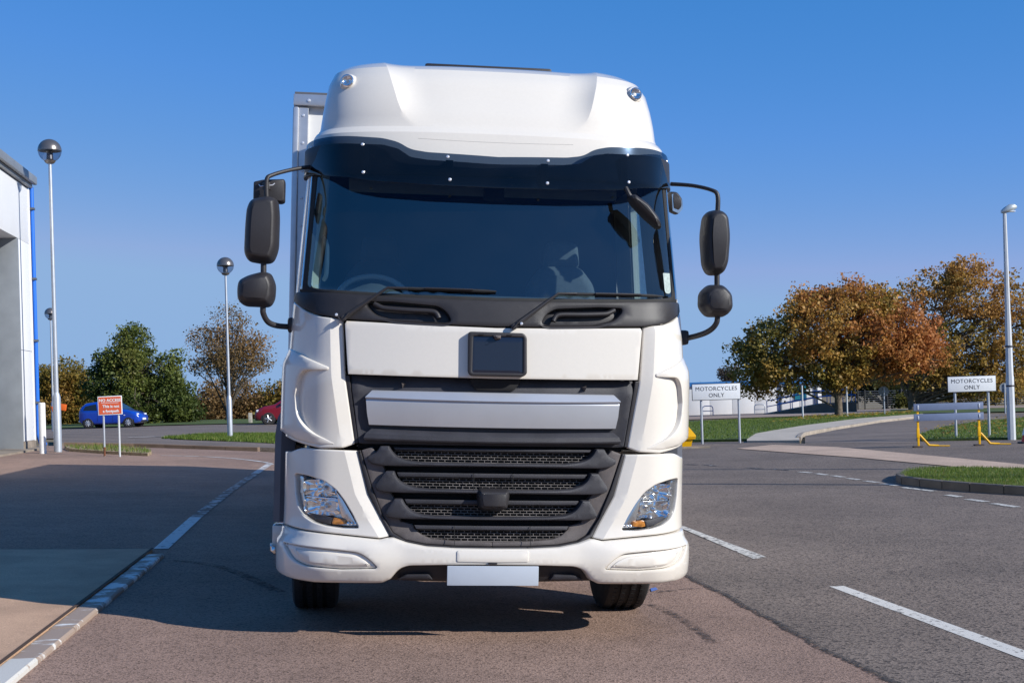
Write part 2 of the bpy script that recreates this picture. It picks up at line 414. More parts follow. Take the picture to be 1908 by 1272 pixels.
# left: concrete apron on the near side
kerb_px = [(32, 1247), (161, 1139), (235, 1080), (301, 1029), (372, 963), (436, 912), (505, 865)]
KB = px_poly(kerb_px)
KA, KE = Vector(KB[0]), Vector(KB[3]); kd = (KE-KA).normalized(); kn = Vector((-kd.y, kd.x))
ap_far = px_poly([(310, 1028), (0, 1030), (-160, 1032)])
A0 = KA-kd*4.5
drape('apron', [A0+kn*.077, KE+kn*.077] + [ap_far[1], ap_far[2], (-7, 8), (-7, A0.y)], M_CONC, .033, .6, edge=.035)
M_EDGE = bpy.data.materials.new('ragged_edge'); M_EDGE.use_nodes = True
def ragged(m, col, thr=.5, soft=.06, scale=30, dens_=.8):
    nt = m.node_tree; b = nt.nodes['Principled BSDF']; b.inputs['Base Color'].default_value = (*col, 1); b.inputs['Roughness'].default_value = .9
    t = nt.nodes.new('ShaderNodeBsdfTransparent'); mx = nt.nodes.new('ShaderNodeMixShader'); tc = nt.nodes.new('ShaderNodeTexCoord')
    n = nt.nodes.new('ShaderNodeTexNoise'); n.inputs['Scale'].default_value = scale; n.inputs['Detail'].default_value = 5; n.inputs['Roughness'].default_value = .7; nt.links.new(tc.outputs['Object'], n.inputs['Vector'])
    r = nt.nodes.new('ShaderNodeMapRange'); r.inputs[1].default_value = thr-soft; r.inputs[2].default_value = thr+soft; r.inputs[4].default_value = dens_; nt.links.new(n.outputs['Fac'], r.inputs[0])
    nt.links.new(r.outputs[0], mx.inputs[0]); nt.links.new(t.outputs[0], mx.inputs[1]); nt.links.new(b.outputs[0], mx.inputs[2]); nt.links.new(mx.outputs[0], nt.nodes['Material Output'].inputs[0])
ragged(M_EDGE, (.022, .019, .019), .47, .05, 26)
drape('asphalt_joint', ribbon([p for p in seam if 4.5 < p[1] < 12][::3], .06, 1), M_EDGE, .010, .3)
drape('kerb_joint', strip(A0+kn*.073, KE+kn*.073, .026), mat('joint_dirt', (.07, .04, .025), .95), .043, .5)
# ------------------------------------------------------------------ the lorry: materials
def paint(name, col, rough=.3, dirt=.035):
    m = mat(name, col, rough, coat=.7, spec=.5, fine=.012, fine_scale=60)
    return m
M_WHITE = paint('white_paint', (.685, .637, .567), .18)
M_BLK = mat('black_plastic', (.028, .0255, .028), .48, noise_amt=.2, noise_scale=5, bump=.12, bump_scale=400, fine=.12, fine_scale=200)
M_GRL = mat('grille_plastic', (.040, .039, .047), .55, noise_amt=.35, noise_scale=6, bump=.25, bump_scale=350, fine=.2, fine_scale=260)
M_FRM = mat('brown_grille_frame', (.115, .098, .095), .6, noise_amt=.4, noise_scale=7, bump=.2, bump_scale=350, fine=.15, fine_scale=220)  # lighter and browner than the grille plastic
M_VOID = mat('dark_cavity', (.008, .008, .009), .8)
M_MESH = mat('grille_mesh_plastic', (.20, .18, .17), .5, noise_amt=.6, noise_scale=20)
M_SILV = mat('silver_trim', (.54, .55, .58), .33, metal=.55, noise_amt=.08, noise_scale=4)
M_CHR = mat('chrome', (.95, .95, .95), .10, metal=1)
M_CHRD = mat('brushed_chrome', (.74, .73, .72), .22, metal=1)
M_RUB = mat('rubber', (.018, .018, .019), .75, noise_amt=.3, noise_scale=20)
M_TYRE = mat('tyre_rubber', (.030, .028, .028), .82, noise_amt=.4, noise_scale=9, fine=.2, fine_scale=90)
M_WS = glass_mat('windscreen_glass', (.50, .62, .66), 2.3, .008)
M_SIDEG = glass_mat('side_glass', (.78, .86, .88), 1.5)
M_LENS = glass_mat('lamp_lens', (.96, .97, .98), 1.45)
M_VIS = glass_mat('visor_acrylic', (.075, .11, .17), 1.55, .008)
M_INT = mat('cab_trim_dark', (.022, .023, .026), .8, noise_amt=.3, noise_scale=6)
M_DASH = mat('dashboard_grey', (.16, .17, .165), .7, noise_amt=.15)
M_PALE = mat('sunlit_pillar_trim', (.62, .64, .56), .7, noise_amt=.1)
M_SEAT = mat('sunlit_seat_fabric', (.15, .155, .165), .9, noise_amt=.2, noise_scale=30)
M_AMB = mat('amber_lens', (.62, .23, .03), .15, spec=.7, noise_amt=.5, noise_scale=60)
M_PLATE = mat('blank_plate', (.42, .46, .52), .45, noise_amt=.05)
M_SCREEN = mat('sensor_glass', (.010, .014, .028), .08, spec=.8)
M_BOLT = mat('bolt_steel', (.75, .75, .78), .35, metal=.6)
M_MIR = mat('mirror_glass', (.8, .82, .85), .02, metal=1)
M_ALU = mat('aluminium', (.6, .6, .62), .38, metal=.75, noise_amt=.12, noise_scale=10)
M_BOX = mat('trailer_white', (.74, .73, .71), .45, noise_amt=.07, noise_scale=1.5)
M_GREYP = mat('grey_mudguard', (.10, .105, .125), .5, noise_amt=.2, noise_scale=6)

truck = empty('lorry', (TX, TY, 0), 0, 'white lorry cab with dark grille and tinted sun visor facing the viewer', 'lorry')
TM = Matrix.Translation((TX, TY, 0)) @ Matrix.Rotation(TYAW, 4, 'Z') @ Matrix.Rotation(TROLL, 4, 'Y')
truck.matrix_world = TM
TMI = TM.inverted()
def TL(px, py, d):
    """lorry-frame point at depth d behind its front, seen at a photo position"""
    o = TMI @ Vector((0, 0, CAM_H)); r = TMI.to_3x3() @ cam_ray(px, py)
    return o + r*((d-o.y)/r.y)

# ---- the cab's outer skin: x across, d back from the front, z up
def smooth_tab(xs, ys, lo, hi, w=.03, n=600):
    g = np.linspace(lo-.2, hi+.2, n); v = np.interp(g, xs, ys); k = max(1, int(w/((hi-lo+.4)/n)))
    ker = np.ones(2*k+1)/(2*k+1); p = np.convolve(np.pad(v, k, 'edge'), ker, 'valid'); p = np.convolve(np.pad(p, k, 'edge'), ker, 'valid')
    return g, p
_WG, _WV = smooth_tab([0, .55, .75, 1.15, 1.55, 2.0, 2.75, 3.1, 3.5], [1.205, 1.205, 1.20, 1.20, 1.195, 1.165, 1.115, 1.11, 1.05], 0, 3.6)
_PG, _PV = smooth_tab([.28, .34, .45, .6, .64, 1.2, 1.5, 1.83, 2.0, 2.75, 2.9, 3.2, 3.45, 3.6], [.09, .03, -.015, .0, .02, .02, .0, .01, .05, .2, .22, .36, .6, 1.0], .2, 3.7, .035)
def Wz(z): return float(np.interp(z, _WG, _WV))
def Pz(z): return float(np.interp(z, _PG, _PV))
_xp = list(np.linspace(0, .95, 60)); _th = np.linspace(0, math.pi/2*.985, 50)[1:]
_XP = np.array(_xp + list(.95+.3*np.sin(_th)))
_CV = .068*(_XP/.8)**2; _CV[60:] += .3*(1-np.cos(_th))
_SS = np.concatenate([[0], np.cumsum(np.hypot(np.diff(_XP), np.diff(_CV)))])
_SEND, _XEND, _CEND = _SS[-1], _XP[-1], _CV[-1]
def x2s(x, z):
    a = abs(x)/Wz(z)*1.25
    s = float(np.interp(a, _XP, _SS)) if a <= _XEND else _SEND + (a-_XEND)
    return math.copysign(s, x)
def skin(s, z, off=0):
    a = abs(s); k = Wz(z)/1.25
    if a <= _SEND:
        xp = float(np.interp(a, _SS, _XP)); c = float(np.interp(a, _SS, _CV))
        i = min(max(np.searchsorted(_SS, a), 1), len(_SS)-1); tx, ty = _XP[i]-_XP[i-1], _CV[i]-_CV[i-1]
        L = math.hypot(tx, ty); nx, ny = ty/L, -tx/L
    else:
        xp, c, nx, ny = _XEND, _CEND+(a-_SEND), 1.0, 0.0
    x = xp*k - nx*off; y = Pz(z)+c - ny*off
    return Vector((math.copysign(1, s)*x, y, z))
def panel(name, pts, m, parent=truck, off=0, thick=.03, bev=.006, grid=.05, holes=(), creases=(), r=.012, mirror=False, step=.035, sharp=28, n=5, hbev=None):
    """a formed panel lying on the cab skin; pts are (x, z), off < 0 stands proud, off may vary with (x, z)"""
    sg = -1 if mirror else 1
    offf = off if callable(off) else (lambda x, z: off)
    def mp(p): return Vector((x2s(sg*p[0], p[1]), p[1]))
    O = dens([mp(p) for p in rounded(pts, r, n)], step)
    if area2(O) < 0: O = O[::-1]
    H = []
    for h in holes:
        q = dens([mp(p) for p in h], step)
        if area2(q) > 0: q = q[::-1]
        H.append(q)
    CR = [dens([mp(p) for p in c], step, False) for c in creases]
    bm = bmesh.new()
    def P(v, extra):
        w = skin(v.x, v.y, 0); return skin(v.x, v.y, offf(abs(w.x), v.y)+extra)
    fills = []
    for i, lp in enumerate([O]+H):
        b = bev if i == 0 or hbev is None else hbev
        rings = [(lp, thick), (lp, b), (inset(lp, b*.3), b*.3), (inset(lp, b), 0)]
        vr = [[bm.verts.new(P(v, e)) for v in q] for q, e in rings]; N = len(lp)
        for a, c in zip(vr, vr[1:]):
            for k in range(N): bm.faces.new((a[k], a[(k+1) % N], c[(k+1) % N], c[k]))
        fills.append(rings[-1][0])
    vo, fo = fill2d(fills, grid, CR)
    vs = [bm.verts.new(P(v, 0)) for v in vo]
    for f in fo:
        try: bm.faces.new([vs[i] for i in f])
        except ValueError: pass
    bmesh.ops.remove_doubles(bm, verts=bm.verts, dist=2e-5)
    for v in list(bm.verts):
        if not v.link_faces: bm.verts.remove(v)
    bmesh.ops.recalc_face_normals(bm, faces=bm.faces)
    fr = sum(f.normal.y*f.calc_area() for f in bm.faces if abs(f.normal.y) > .3)
    if fr > 0: bmesh.ops.reverse_faces(bm, faces=bm.faces)
    return bm_obj(name, bm, m, parent, sharp, fixn=False)
def both(name, pts, m, **k):
    return [panel(name, pts, m, mirror=mm, **k) for mm in (False, True)]
def sym(half):
    """closed outline from its right half, listed top to bottom along x >= 0"""
    return [p for p in half] + [(-p[0], *p[1:]) for p in half[::-1]]
def pillow(name, pts, m, parent=truck, d0=.3, depth=.15, r=.06, back=.03, grid=.04, R=.02, rings=6, e=2.0):
    """a soft-edged housing: outline (x, z), its rim at depth d0, bulging towards the front"""
    O = dens(rounded([tuple(p) for p in pts], R, 5), .02)
    if area2(O) < 0: O = O[::-1]
    bm = bmesh.new(); L = []; last = None
    for i in range(rings+1):
        t = i/rings; q = inset(O, r*t) if t else O
        L.append(([bm.verts.new((v.x, d0-depth*(1-(1-t)**e)**(1/e), v.y)) for v in q])); last = q
    bk = [bm.verts.new((v.x, d0+back, v.y)) for v in inset(O, r*.12)]
    rs = [bk]+L; N = len(O)
    for a, b in zip(rs, rs[1:]):
        for k in range(N): bm.faces.new((a[k], a[(k+1) % N], b[(k+1) % N], b[k]))
    bm.faces.new(bk[::-1])
    vo, fo = fill2d([last], grid)
    c = sum(last, Vector((0, 0)))/N; mr = max((v-c).length for v in last)
    vs = [bm.verts.new((v.x, d0-depth-.018*(1-min(1, (v-c).length/mr)**2)*(1 if True else 0), v.y)) for v in vo]
    for f in fo:
        try: bm.faces.new([vs[i] for i in f])
        except ValueError: pass
    bmesh.ops.remove_doubles(bm, verts=bm.verts, dist=.0008)
    return bm_obj(name, bm, m, parent, 75)

# ---- white panels
panel('bonnet_flap', sym([(.0, 1.803), (.45, 1.812), (.853, 1.828), (.862, 1.81), (.838, 1.524), (.5, 1.518), (0, 1.514)])[:], M_WHITE, off=-.004, bev=.005, r=.004, grid=.03)
def chamf(inner, w, dpt):
    """recess towards an inner edge given as z -> x"""
    zs = [p[1] for p in inner][::-1]; xs = [p[0] for p in inner][::-1]
    def f(x, z): return dpt*max(0, 1-(x-float(np.interp(z, zs, xs)))/w)
    return f
ci = [(.874, 1.84), (.855, 1.5), (.79, 1.12)]
cf = chamf(ci, .075, .03)
both('corner_panel', [(.878, 1.838), (1.0, 1.853), (1.08, 1.883), (1.135, 1.925), (1.17, 1.955), (1.40, 1.97), (1.42, 1.17), (1.19, 1.15), (.99, 1.098), (.855, 1.105), (.796, 1.128), (.858, 1.5)],
     M_WHITE, off=lambda x, z: cf(x, z)-.004, bev=.008, r=.012, grid=.03, sharp=14, creases=[[(p[0]+.075, p[1]) for p in [(.870, 1.82), (.855, 1.5), (.80, 1.16)]]])
both('air_deflector', [(.95, 1.545), (1.075, 1.545, .05), (1.10, 1.50, .05), (1.115, 1.40), (1.105, 1.27, .1), (1.03, 1.185, .1), (.91, 1.133), (.905, 1.122), (.99, 1.118), (1.12, 1.145), (1.19, 1.185), (1.40, 1.21), (1.40, 1.69), (1.2, 1.685), (1.14, 1.655, .05), (.99, 1.580), (.945, 1.562)],
     M_WHITE, off=lambda x, z: -.006-.030*sstep(.90, 1.07, x)*sstep(1.685, 1.575, z)*sstep(1.09, 1.20, z), thick=.06, bev=.007, r=.012, grid=.025, sharp=32)
lc = [(.775, 1.10), (.708, .843), (.628, .70), (.57, .60)]
lf = chamf(lc, .075, .03)
HL = [(1.136, .948), (1.06, .94), (.965, .915), (.895, .868), (.845, .805), (.795, .725), (.757, .648), (.85, .646), (.945, .657), (1.02, .675), (1.075, .705), (1.11, .755), (1.127, .83)]
HLR = rounded(HL, .02, 4)
both('headlamp_panel', [(.781, 1.089), (1.0, 1.095), (1.10, 1.098, .03), (1.165, 1.07), (1.38, 1.065), (1.40, .645), (1.18, .640), (.9, .617), (.64, .597), (.585, .608), (.64, .71), (.714, .843)],
     M_WHITE, off=lambda x, z: lf(x, z)-.003, bev=.009, r=.01, holes=[HLR], hbev=.006, thick=.06, grid=.03, sharp=14, creases=[[(p[0]+.075, p[1]) for p in [(.772, 1.075), (.71, .843), (.635, .70), (.585, .625)]]])
FOG = rounded([(1.165, .548), (1.05, .54), (.9, .531), (.755, .52, .05), (.70, .49, .05), (.648, .438), (.66, .428), (.85, .419), (1.04, .428, .06), (1.115, .46, .04)], .012, 4)
bumper_pts = sym([(0, .548), (.21, .549), (.38, .557), (.49, .577), (.567, .603), (.60, .6), (.64, .590), (.9, .61), (1.18, .633), (1.40, .637), (1.42, .40), (1.25, .385, .06), (1.15, .345, .05), (1.0, .335), (.62, .343), (.575, .365), (.53, .425, .03), (.478, .446, .03), (.30, .452), (0, .455)])
panel('bumper', bumper_pts, M_WHITE, off=lambda x, z: -.012-.028*sstep(.48, .72, x)*sstep(.60, .54, z), bev=.016, r=.01, grid=.022, holes=[FOG, [(-p[0], p[1]) for p in FOG]], hbev=.008, thick=.07)
fogs = both('bumper_inset', [(p[0], p[1]) for p in FOG], M_WHITE, off=-.026, bev=.018, r=.0, thick=.05, grid=.035)
both('bumper_inset_pad', [(1.10, .525), (.9, .513), (.77, .502, .04), (.715, .475, .03), (.685, .447), (.85, .437), (1.02, .445, .05), (1.075, .475, .03)], M_WHITE, off=-.037, bev=.012, r=.012, thick=.03)
panel('bumper_flap', sym([(0, .538), (.205, .539), (.205, .474), (0, .472)]), M_WHITE, off=-.018, bev=.005, r=.012, thick=.012)
box('flap_latch', (0, -.022, .468), (.05, .02, .012), M_BLK, truck, .003)
panel('lower_intake', sym([(0, .47), (.47, .462), (.54, .43), (.60, .352), (0, .345)]), M_BLK, off=.05, bev=.01, thick=.05)
for sx in (-1, 1):
    panel('intake_lip', [(.545, .358), (.49, .392), (.36, .396), (.335, .36)], M_GRL, off=.012, bev=.01, thick=.05, mirror=sx < 0)
box('number_plate', (0, -.042, .3995), (.52, .012, .111), M_PLATE, truck, .005)

# ---- black panel below the windscreen with two grab handles
HAN = rounded([(.742, 1.938), (.60, 1.938), (.335, 1.918, .04), (.285, 1.885, .03), (.262, 1.838), (.30, 1.826), (.58, 1.838, .03), (.69, 1.865, .05), (.738, 1.915)], .015, 4)
cowl_pts = sym([(0, 1.962), (.6, 1.973), (1.0, 1.995), (1.15, 2.008), (1.20, 2.008), (1.21, 1.985), (1.175, 1.962, .03), (1.12, 1.912, .04), (1.03, 1.866), (.874, 1.838), (.45, 1.82), (0, 1.811)])
panel('cowl_panel', cowl_pts, M_BLK, off=-.006, bev=.010, r=.006, holes=[HAN, [(-p[0], p[1]) for p in HAN]], hbev=.02, thick=.05)
for mm in (False, True):
    s = -1 if mm else 1
    panel('handle_recess', [(p[0], p[1]) for p in HAN], M_BLK, off=.045, bev=.004, r=0, thick=.01, mirror=mm)
    pts = [Vector((s*x, 0, z)) for x, z in ((.33, 1.852), (.345, 1.88), (.38, 1.892), (.5, 1.896), (.62, 1.903), (.66, 1.91), (.70, 1.93))]
    pts = [skin(x2s(p.x, p.z), p.z, .012) for p in pts]
    tube('grab_handle', pts, .015, M_BLK, truck, 10, sm=4)
# ---- windscreen, its frame, pillars, header
def ws_x(z, k): return Wz(z)*k
def band(k0, z0, z1, n=6): return [(ws_x(z0+(z1-z0)*i/n, k0), z0+(z1-z0)*i/n) for i in range(n+1)]
ws_half = [(0, 2.73), (.6, 2.73)] + [(.9, 2.73)] + band(.952, 2.73, 2.018) + [(1.0, 2.0), (.6, 1.976), (0, 1.965)]
ws_half = [(x, z) for x, z in ws_half]
WSO = sym(ws_half)
fr_half = [(0, 2.755), (.6, 2.755), (.9, 2.755)] + band(.974, 2.755, 2.004) + [(1.0, 1.988), (.6, 1.966), (0, 1.955)]
WSI = sym([(0, 2.715), (.6, 2.715), (.9, 2.715)] + band(.938, 2.715, 2.03) + [(1.0, 2.012), (.6, 1.99), (0, 1.979)])
panel('windscreen_seal', sym(fr_half), M_RUB, off=.0, bev=.005, r=.01, holes=[rounded(WSI, .03, 4)], thick=.03, grid=.06)
panel('windscreen', WSO, M_WS, off=.004, bev=.001, r=.03, thick=.003, grid=.05)
both('pillar', [(p[0]+.006, p[1]) for p in band(.974, 2.90, 1.985, 8)] + [(1.42, 1.985), (1.36, 2.9)], M_WHITE, off=.002, bev=.008, r=.01, thick=.04)
both('pillar_strip', [(p[0]+.002, p[1]) for p in band(.958, 2.74, 2.02, 8)] + [(p[0], p[1]) for p in band(.968, 2.02, 2.74, 8)], M_CHRD, off=-.006, bev=.003, r=.002, thick=.012)
panel('header_panel', sym([(0, 2.768), (.40, 2.785), (.5, 2.80), (.575, 2.85), (.66, 2.872), (1.0, 2.885), (1.19, 2.885), (1.20, 2.72), (.9, 2.70), (0, 2.70)]), M_BLK, off=-.020, bev=.005, thick=.03)
# ---- tinted sun visor
vis_half = [(0, 2.80), (.40, 2.818), (.50, 2.835, .05), (.565, 2.88, .05), (.66, 2.905, .03), (.95, 2.925), (1.08, 2.93, .04), (1.20, 2.90, .05), (1.18, 2.75, .05), (1.07, 2.715), (.95, 2.675, .06), (.7, 2.632), (.4, 2.612), (0, 2.605)]
def vis_off(x, z): return (-.05-.085*sstep(2.95, 2.62, z))*(1-.85*sstep(.80, 1.08, x))-.004
visor = panel('sun_visor', sym(vis_half), M_VIS, off=vis_off, bev=.002, r=.02, thick=.003, grid=.04)
for x, z in ((.77, 2.862), (.752, 2.685), (.286, 2.79), (.273, 2.648), (1.075, 2.885)):
    for s in (-1, 1):
        S = x2s(s*x, z); p = skin(S, z, vis_off(x, z)); q = skin(S, z, vis_off(x, z)-.01); nrm = (q-p).normalized()
        lathe('visor_bolt', [(.0095, -.002), (.0095, .003), (.006, .006), (.0, .0065)], M_BOLT, visor, Matrix.Translation(p) @ nrm.to_track_quat('Z', 'Y').to_matrix().to_4x4(), 14)
for x, z0, z1 in ((.77, 2.68, 2.875), (.28, 2.64, 2.805)):
    for s in (-1, 1):
        S = x2s(s*x, z0); a = skin(S, (z0+z1)/2, -.0); box('visor_bracket', a, (.045, .09, z1-z0-.05), M_BLK, truck, .006)
# ---- grille, upper part
panel('grille_backing', sym([(0, 1.53), (.845, 1.53), (.79, 1.10), (0, 1.10)]), M_VOID, off=.10, bev=.003, thick=.03)
ug = sym([(0, 1.515), (.832, 1.519), (.776, 1.132), (.745, 1.128), (0, 1.128)])
ugh = sym([(0, 1.205), (.60, 1.208), (.716, 1.236), (.60, 1.239), (0, 1.236)])
panel('upper_grille_frame', ug, M_GRL, off=lambda x, z: .045+.03*sstep(1.44, 1.52, z)-.02*sstep(.71, .80, x), bev=.006, r=.008, thick=.05, grid=.04,
      creases=[[(.79, 1.50), (.775, 1.39), (.765, 1.34), (.755, 1.25)], [(-.79, 1.50), (-.775, 1.39), (-.765, 1.34), (-.755, 1.25)]])
both('grille_edge_strip', [(.836, 1.518), (.86, 1.516), (.80, 1.13), (.778, 1.132)], M_BLK, off=.028, bev=.004, thick=.04, r=.003)
def bar(name, rows, m, parent=truck, n=48, sharp=12):
    """rows: (z at centre, z at end, end x, offset) from back-top over the front to back-bottom"""
    T = np.linspace(-1, 1, n); V = []; Fc = []
    for z0, z1, xe, o in rows:
        for t in T:
            z = z0+(z1-z0)*t*t; V.append(skin(x2s(xe*t, z), z, o))
    for j in range(len(rows)-1):
        for i in range(n-1): Fc.append((j*n+i, j*n+i+1, (j+1)*n+i+1, (j+1)*n+i))
    for i in (0, n-1): Fc.append(tuple(j*n+i for j in range(len(rows))))
    return mesh_obj(name, V, Fc, m, parent, sharp)
bar('silver_bar', [(1.436, 1.438, .700, .07), (1.434, 1.436, .702, .030), (1.432, 1.433, .706, .024), (1.385, 1.396, .738, -.006), (1.381, 1.391, .737, -.003), (1.376, 1.384, .735, .010), (1.368, 1.374, .734, .006), (1.30, 1.305, .727, .004), (1.234, 1.240, .716, .012), (1.231, 1.237, .715, .018), (1.231, 1.237, .715, .07)], M_SILV)
bar('grille_lip', [(1.205, 1.216, .700, .07), (1.206, 1.218, .702, .020), (1.202, 1.215, .704, .012), (1.178, 1.190, .730, -.012), (1.155, 1.165, .741, -.016), (1.147, 1.156, .739, -.012), (1.141, 1.148, .730, .002), (1.141, 1.147, .726, .07)], M_GRL, sharp=25)
for s in (-1, 1):
    bm = bmesh.new(); c = [skin(x2s(s*x, z), z, o) for x, z, o in ((.545, 1.492, .055), (.515, 1.478, .055), (.533, 1.447, .055), (.532, 1.472, .012))]
    v = [bm.verts.new(p) for p in c]
    for f in ((0, 1, 3), (1, 2, 3), (2, 0, 3), (0, 2, 1)): bm.faces.new([v[i] for i in f])
    bm_obj('grille_rib', bm, M_FRM, truck, 10)
panel('latch_recess', sym([(0, 1.513), (.145, 1.513), (.14, 1.488, .01), (.11, 1.448, .01), (0, 1.446)]), M_VOID, off=.032, bev=.004, thick=.02, r=.006)
# ---- grille, lower part
outer = [(0, 1.118), (.735, 1.112), (.762, 1.09), (.698, .888), (.632, .721), (.572, .625), (.50, .583), (.385, .562), (.211, .554), (0, .552)]
panel('grille_cavity', sym(outer), M_VOID, off=.115, bev=.003, thick=.03, r=.01)
inner_h = sym([(0, 1.13), (.64, 1.13), (.655, 1.06), (.625, .985), (.60, .87), (.555, .80), (.53, .715), (.456, .672), (.45, .652), (.41, .617), (.355, .595), (.2, .583), (0, .580)])
def frm_off(x, z): return .05
fpts = [(.70, 1.112), (.758, 1.092), (.695, .888), (.629, .721), (.57, .628), (.50, .587), (.385, .566), (.211, .557), (0, .555), (0, .580), (.2, .583), (.355, .595), (.41, .617), (.45, .652), (.456, .672), (.53, .69), (.555, .80), (.60, .87), (.625, .985), (.655, 1.06)]
both('grille_side_frame', fpts, M_FRM, off=lambda x, z: .022+.03*sstep(.75, .45, x), bev=.006, thick=.06, r=.006, grid=.03)
both('grille_edge_strip', [(.762, 1.092), (.778, 1.09), (.712, .846), (.64, .712), (.585, .612), (.56, .602), (.49, .575), (.37, .553), (.2, .545), (0, .543), (0, .554), (.211, .556), (.385, .565), (.50, .586), (.57, .627), (.629, .72), (.696, .887)], M_BLK, off=.014, bev=.004, thick=.06, r=.002)
slats = [
 [(.0, 1.010), (.55, 1.006), (.625, 1.006), (.69, 1.016), (.722, 1.036, .01), (.72, 1.06, .01), (.668, 1.085, .02), (.648, 1.12), (.598, 1.121), (.584, 1.093, .02), (.558, 1.064, .02), (.507, 1.043, .03), (.411, 1.031), (0, 1.030)],
 [(.0, .857), (.5, .855), (.59, .856), (.65, .862, .01), (.675, .88, .015), (.668, .905, .015), (.615, .979), (.567, .979), (.555, .944, .02), (.523, .911, .03), (.456, .886, .03), (.36, .880), (0, .877)],
 [(.0, .708), (.45, .707), (.53, .708), (.59, .714, .01), (.614, .728, .015), (.608, .752, .015), (.564, .822), (.519, .822), (.504, .791, .02), (.472, .756, .03), (.415, .733, .03), (.33, .727), (0, .725)]]
for sl in slats:
    panel('grille_slat', sym(sl), M_GRL, off=lambda x, z: -.006, bev=.014, thick=.10, r=.008, grid=.03, n=4)
for (x0, z1), (z0) in zip([(.578, 1.113), (.556, .971), (.508, .818), (.450, .672)], [1.098, .947, .794, .650]):
    panel('grille_ledge', sym([(0, z1), (x0, z1), (x0-.012, z0), (0, z0)]), M_GRL, off=lambda x, z, z1=z1: .03, bev=.003, thick=.06, r=.003)
for x0, z1, z0 in ((.57, 1.096, 1.034), (.54, .944, .882), (.49, .792, .730), (.43, .648, .592)):
    bm = bmesh.new(); ch = .0155; cw = .0385; nrow = 4
    for rr in range(nrow+1):
        z = z1-.004-rr*ch
        n = int(2*x0/cw)
        for i in range(n):
            xa = -x0+(i+.5*(rr % 2))*cw; xb = xa+cw
            a = skin(x2s(xa, z), z, .062); b = skin(x2s(xb, z), z, .062)
            add_tube(bm, [a, b], .0022, 4, False)
            if rr < nrow:
                q = skin(x2s(xa, z-ch), z-ch, .062); add_tube(bm, [a, q], .0024, 4, False)
    o = bm_obj('grille_mesh', bm, M_MESH, truck, None); o['kind'] = 'stuff'
for (x, za, zb) in ((.113, .972, .857), (-.113, .972, .857), (.219, .672, .56), (-.219, .672, .56)):
    a = skin(x2s(x, za), za, .024); b = skin(x2s(x, zb), zb, .0)
    tube('grille_joint', [a, (a+b)/2, b], .002, M_VOID, truck, 6)
pillow('grille_camera_pod', [(-.088, .888), (.088, .888), (.098, .85), (.085, .775), (.06, .762), (-.06, .762), (-.085, .775), (-.098, .85)], M_BLK, d0=.06, depth=.085, r=.03, R=.02)
# ---- sensor screen on the bonnet
fr = [(-.164, 1.778), (-.125, 1.778), (.15, 1.776), (.169, 1.755), (.173, 1.545), (.150, 1.527), (-.145, 1.527), (-.162, 1.545)]
fr = [(x, z) for x, z in fr]
scr = panel('sensor_screen', fr, M_BLK, off=-.042, bev=.008, r=.02, thick=.045, holes=[rounded([(-.135, 1.752), (.148, 1.752), (.15, 1.548), (-.138, 1.548)], .006, 3)], hbev=.006)
panel('screen_glass', [(-.138, 1.755), (.151, 1.755), (.153, 1.545), (-.141, 1.545)], M_SCREEN, scr, off=-.034, bev=.001, r=.004, thick=.01)
pillow('screen_catch', [(-.028, 1.762), (.022, 1.762), (.02, 1.738), (-.012, 1.732)], M_FRM, scr, d0=-.025, depth=.03, r=.01, R=.006, grid=.02)
for x in (-.09, .07): box('screen_slot', (x, -.035, 1.763), (.028, .006, .005), M_VOID, scr)
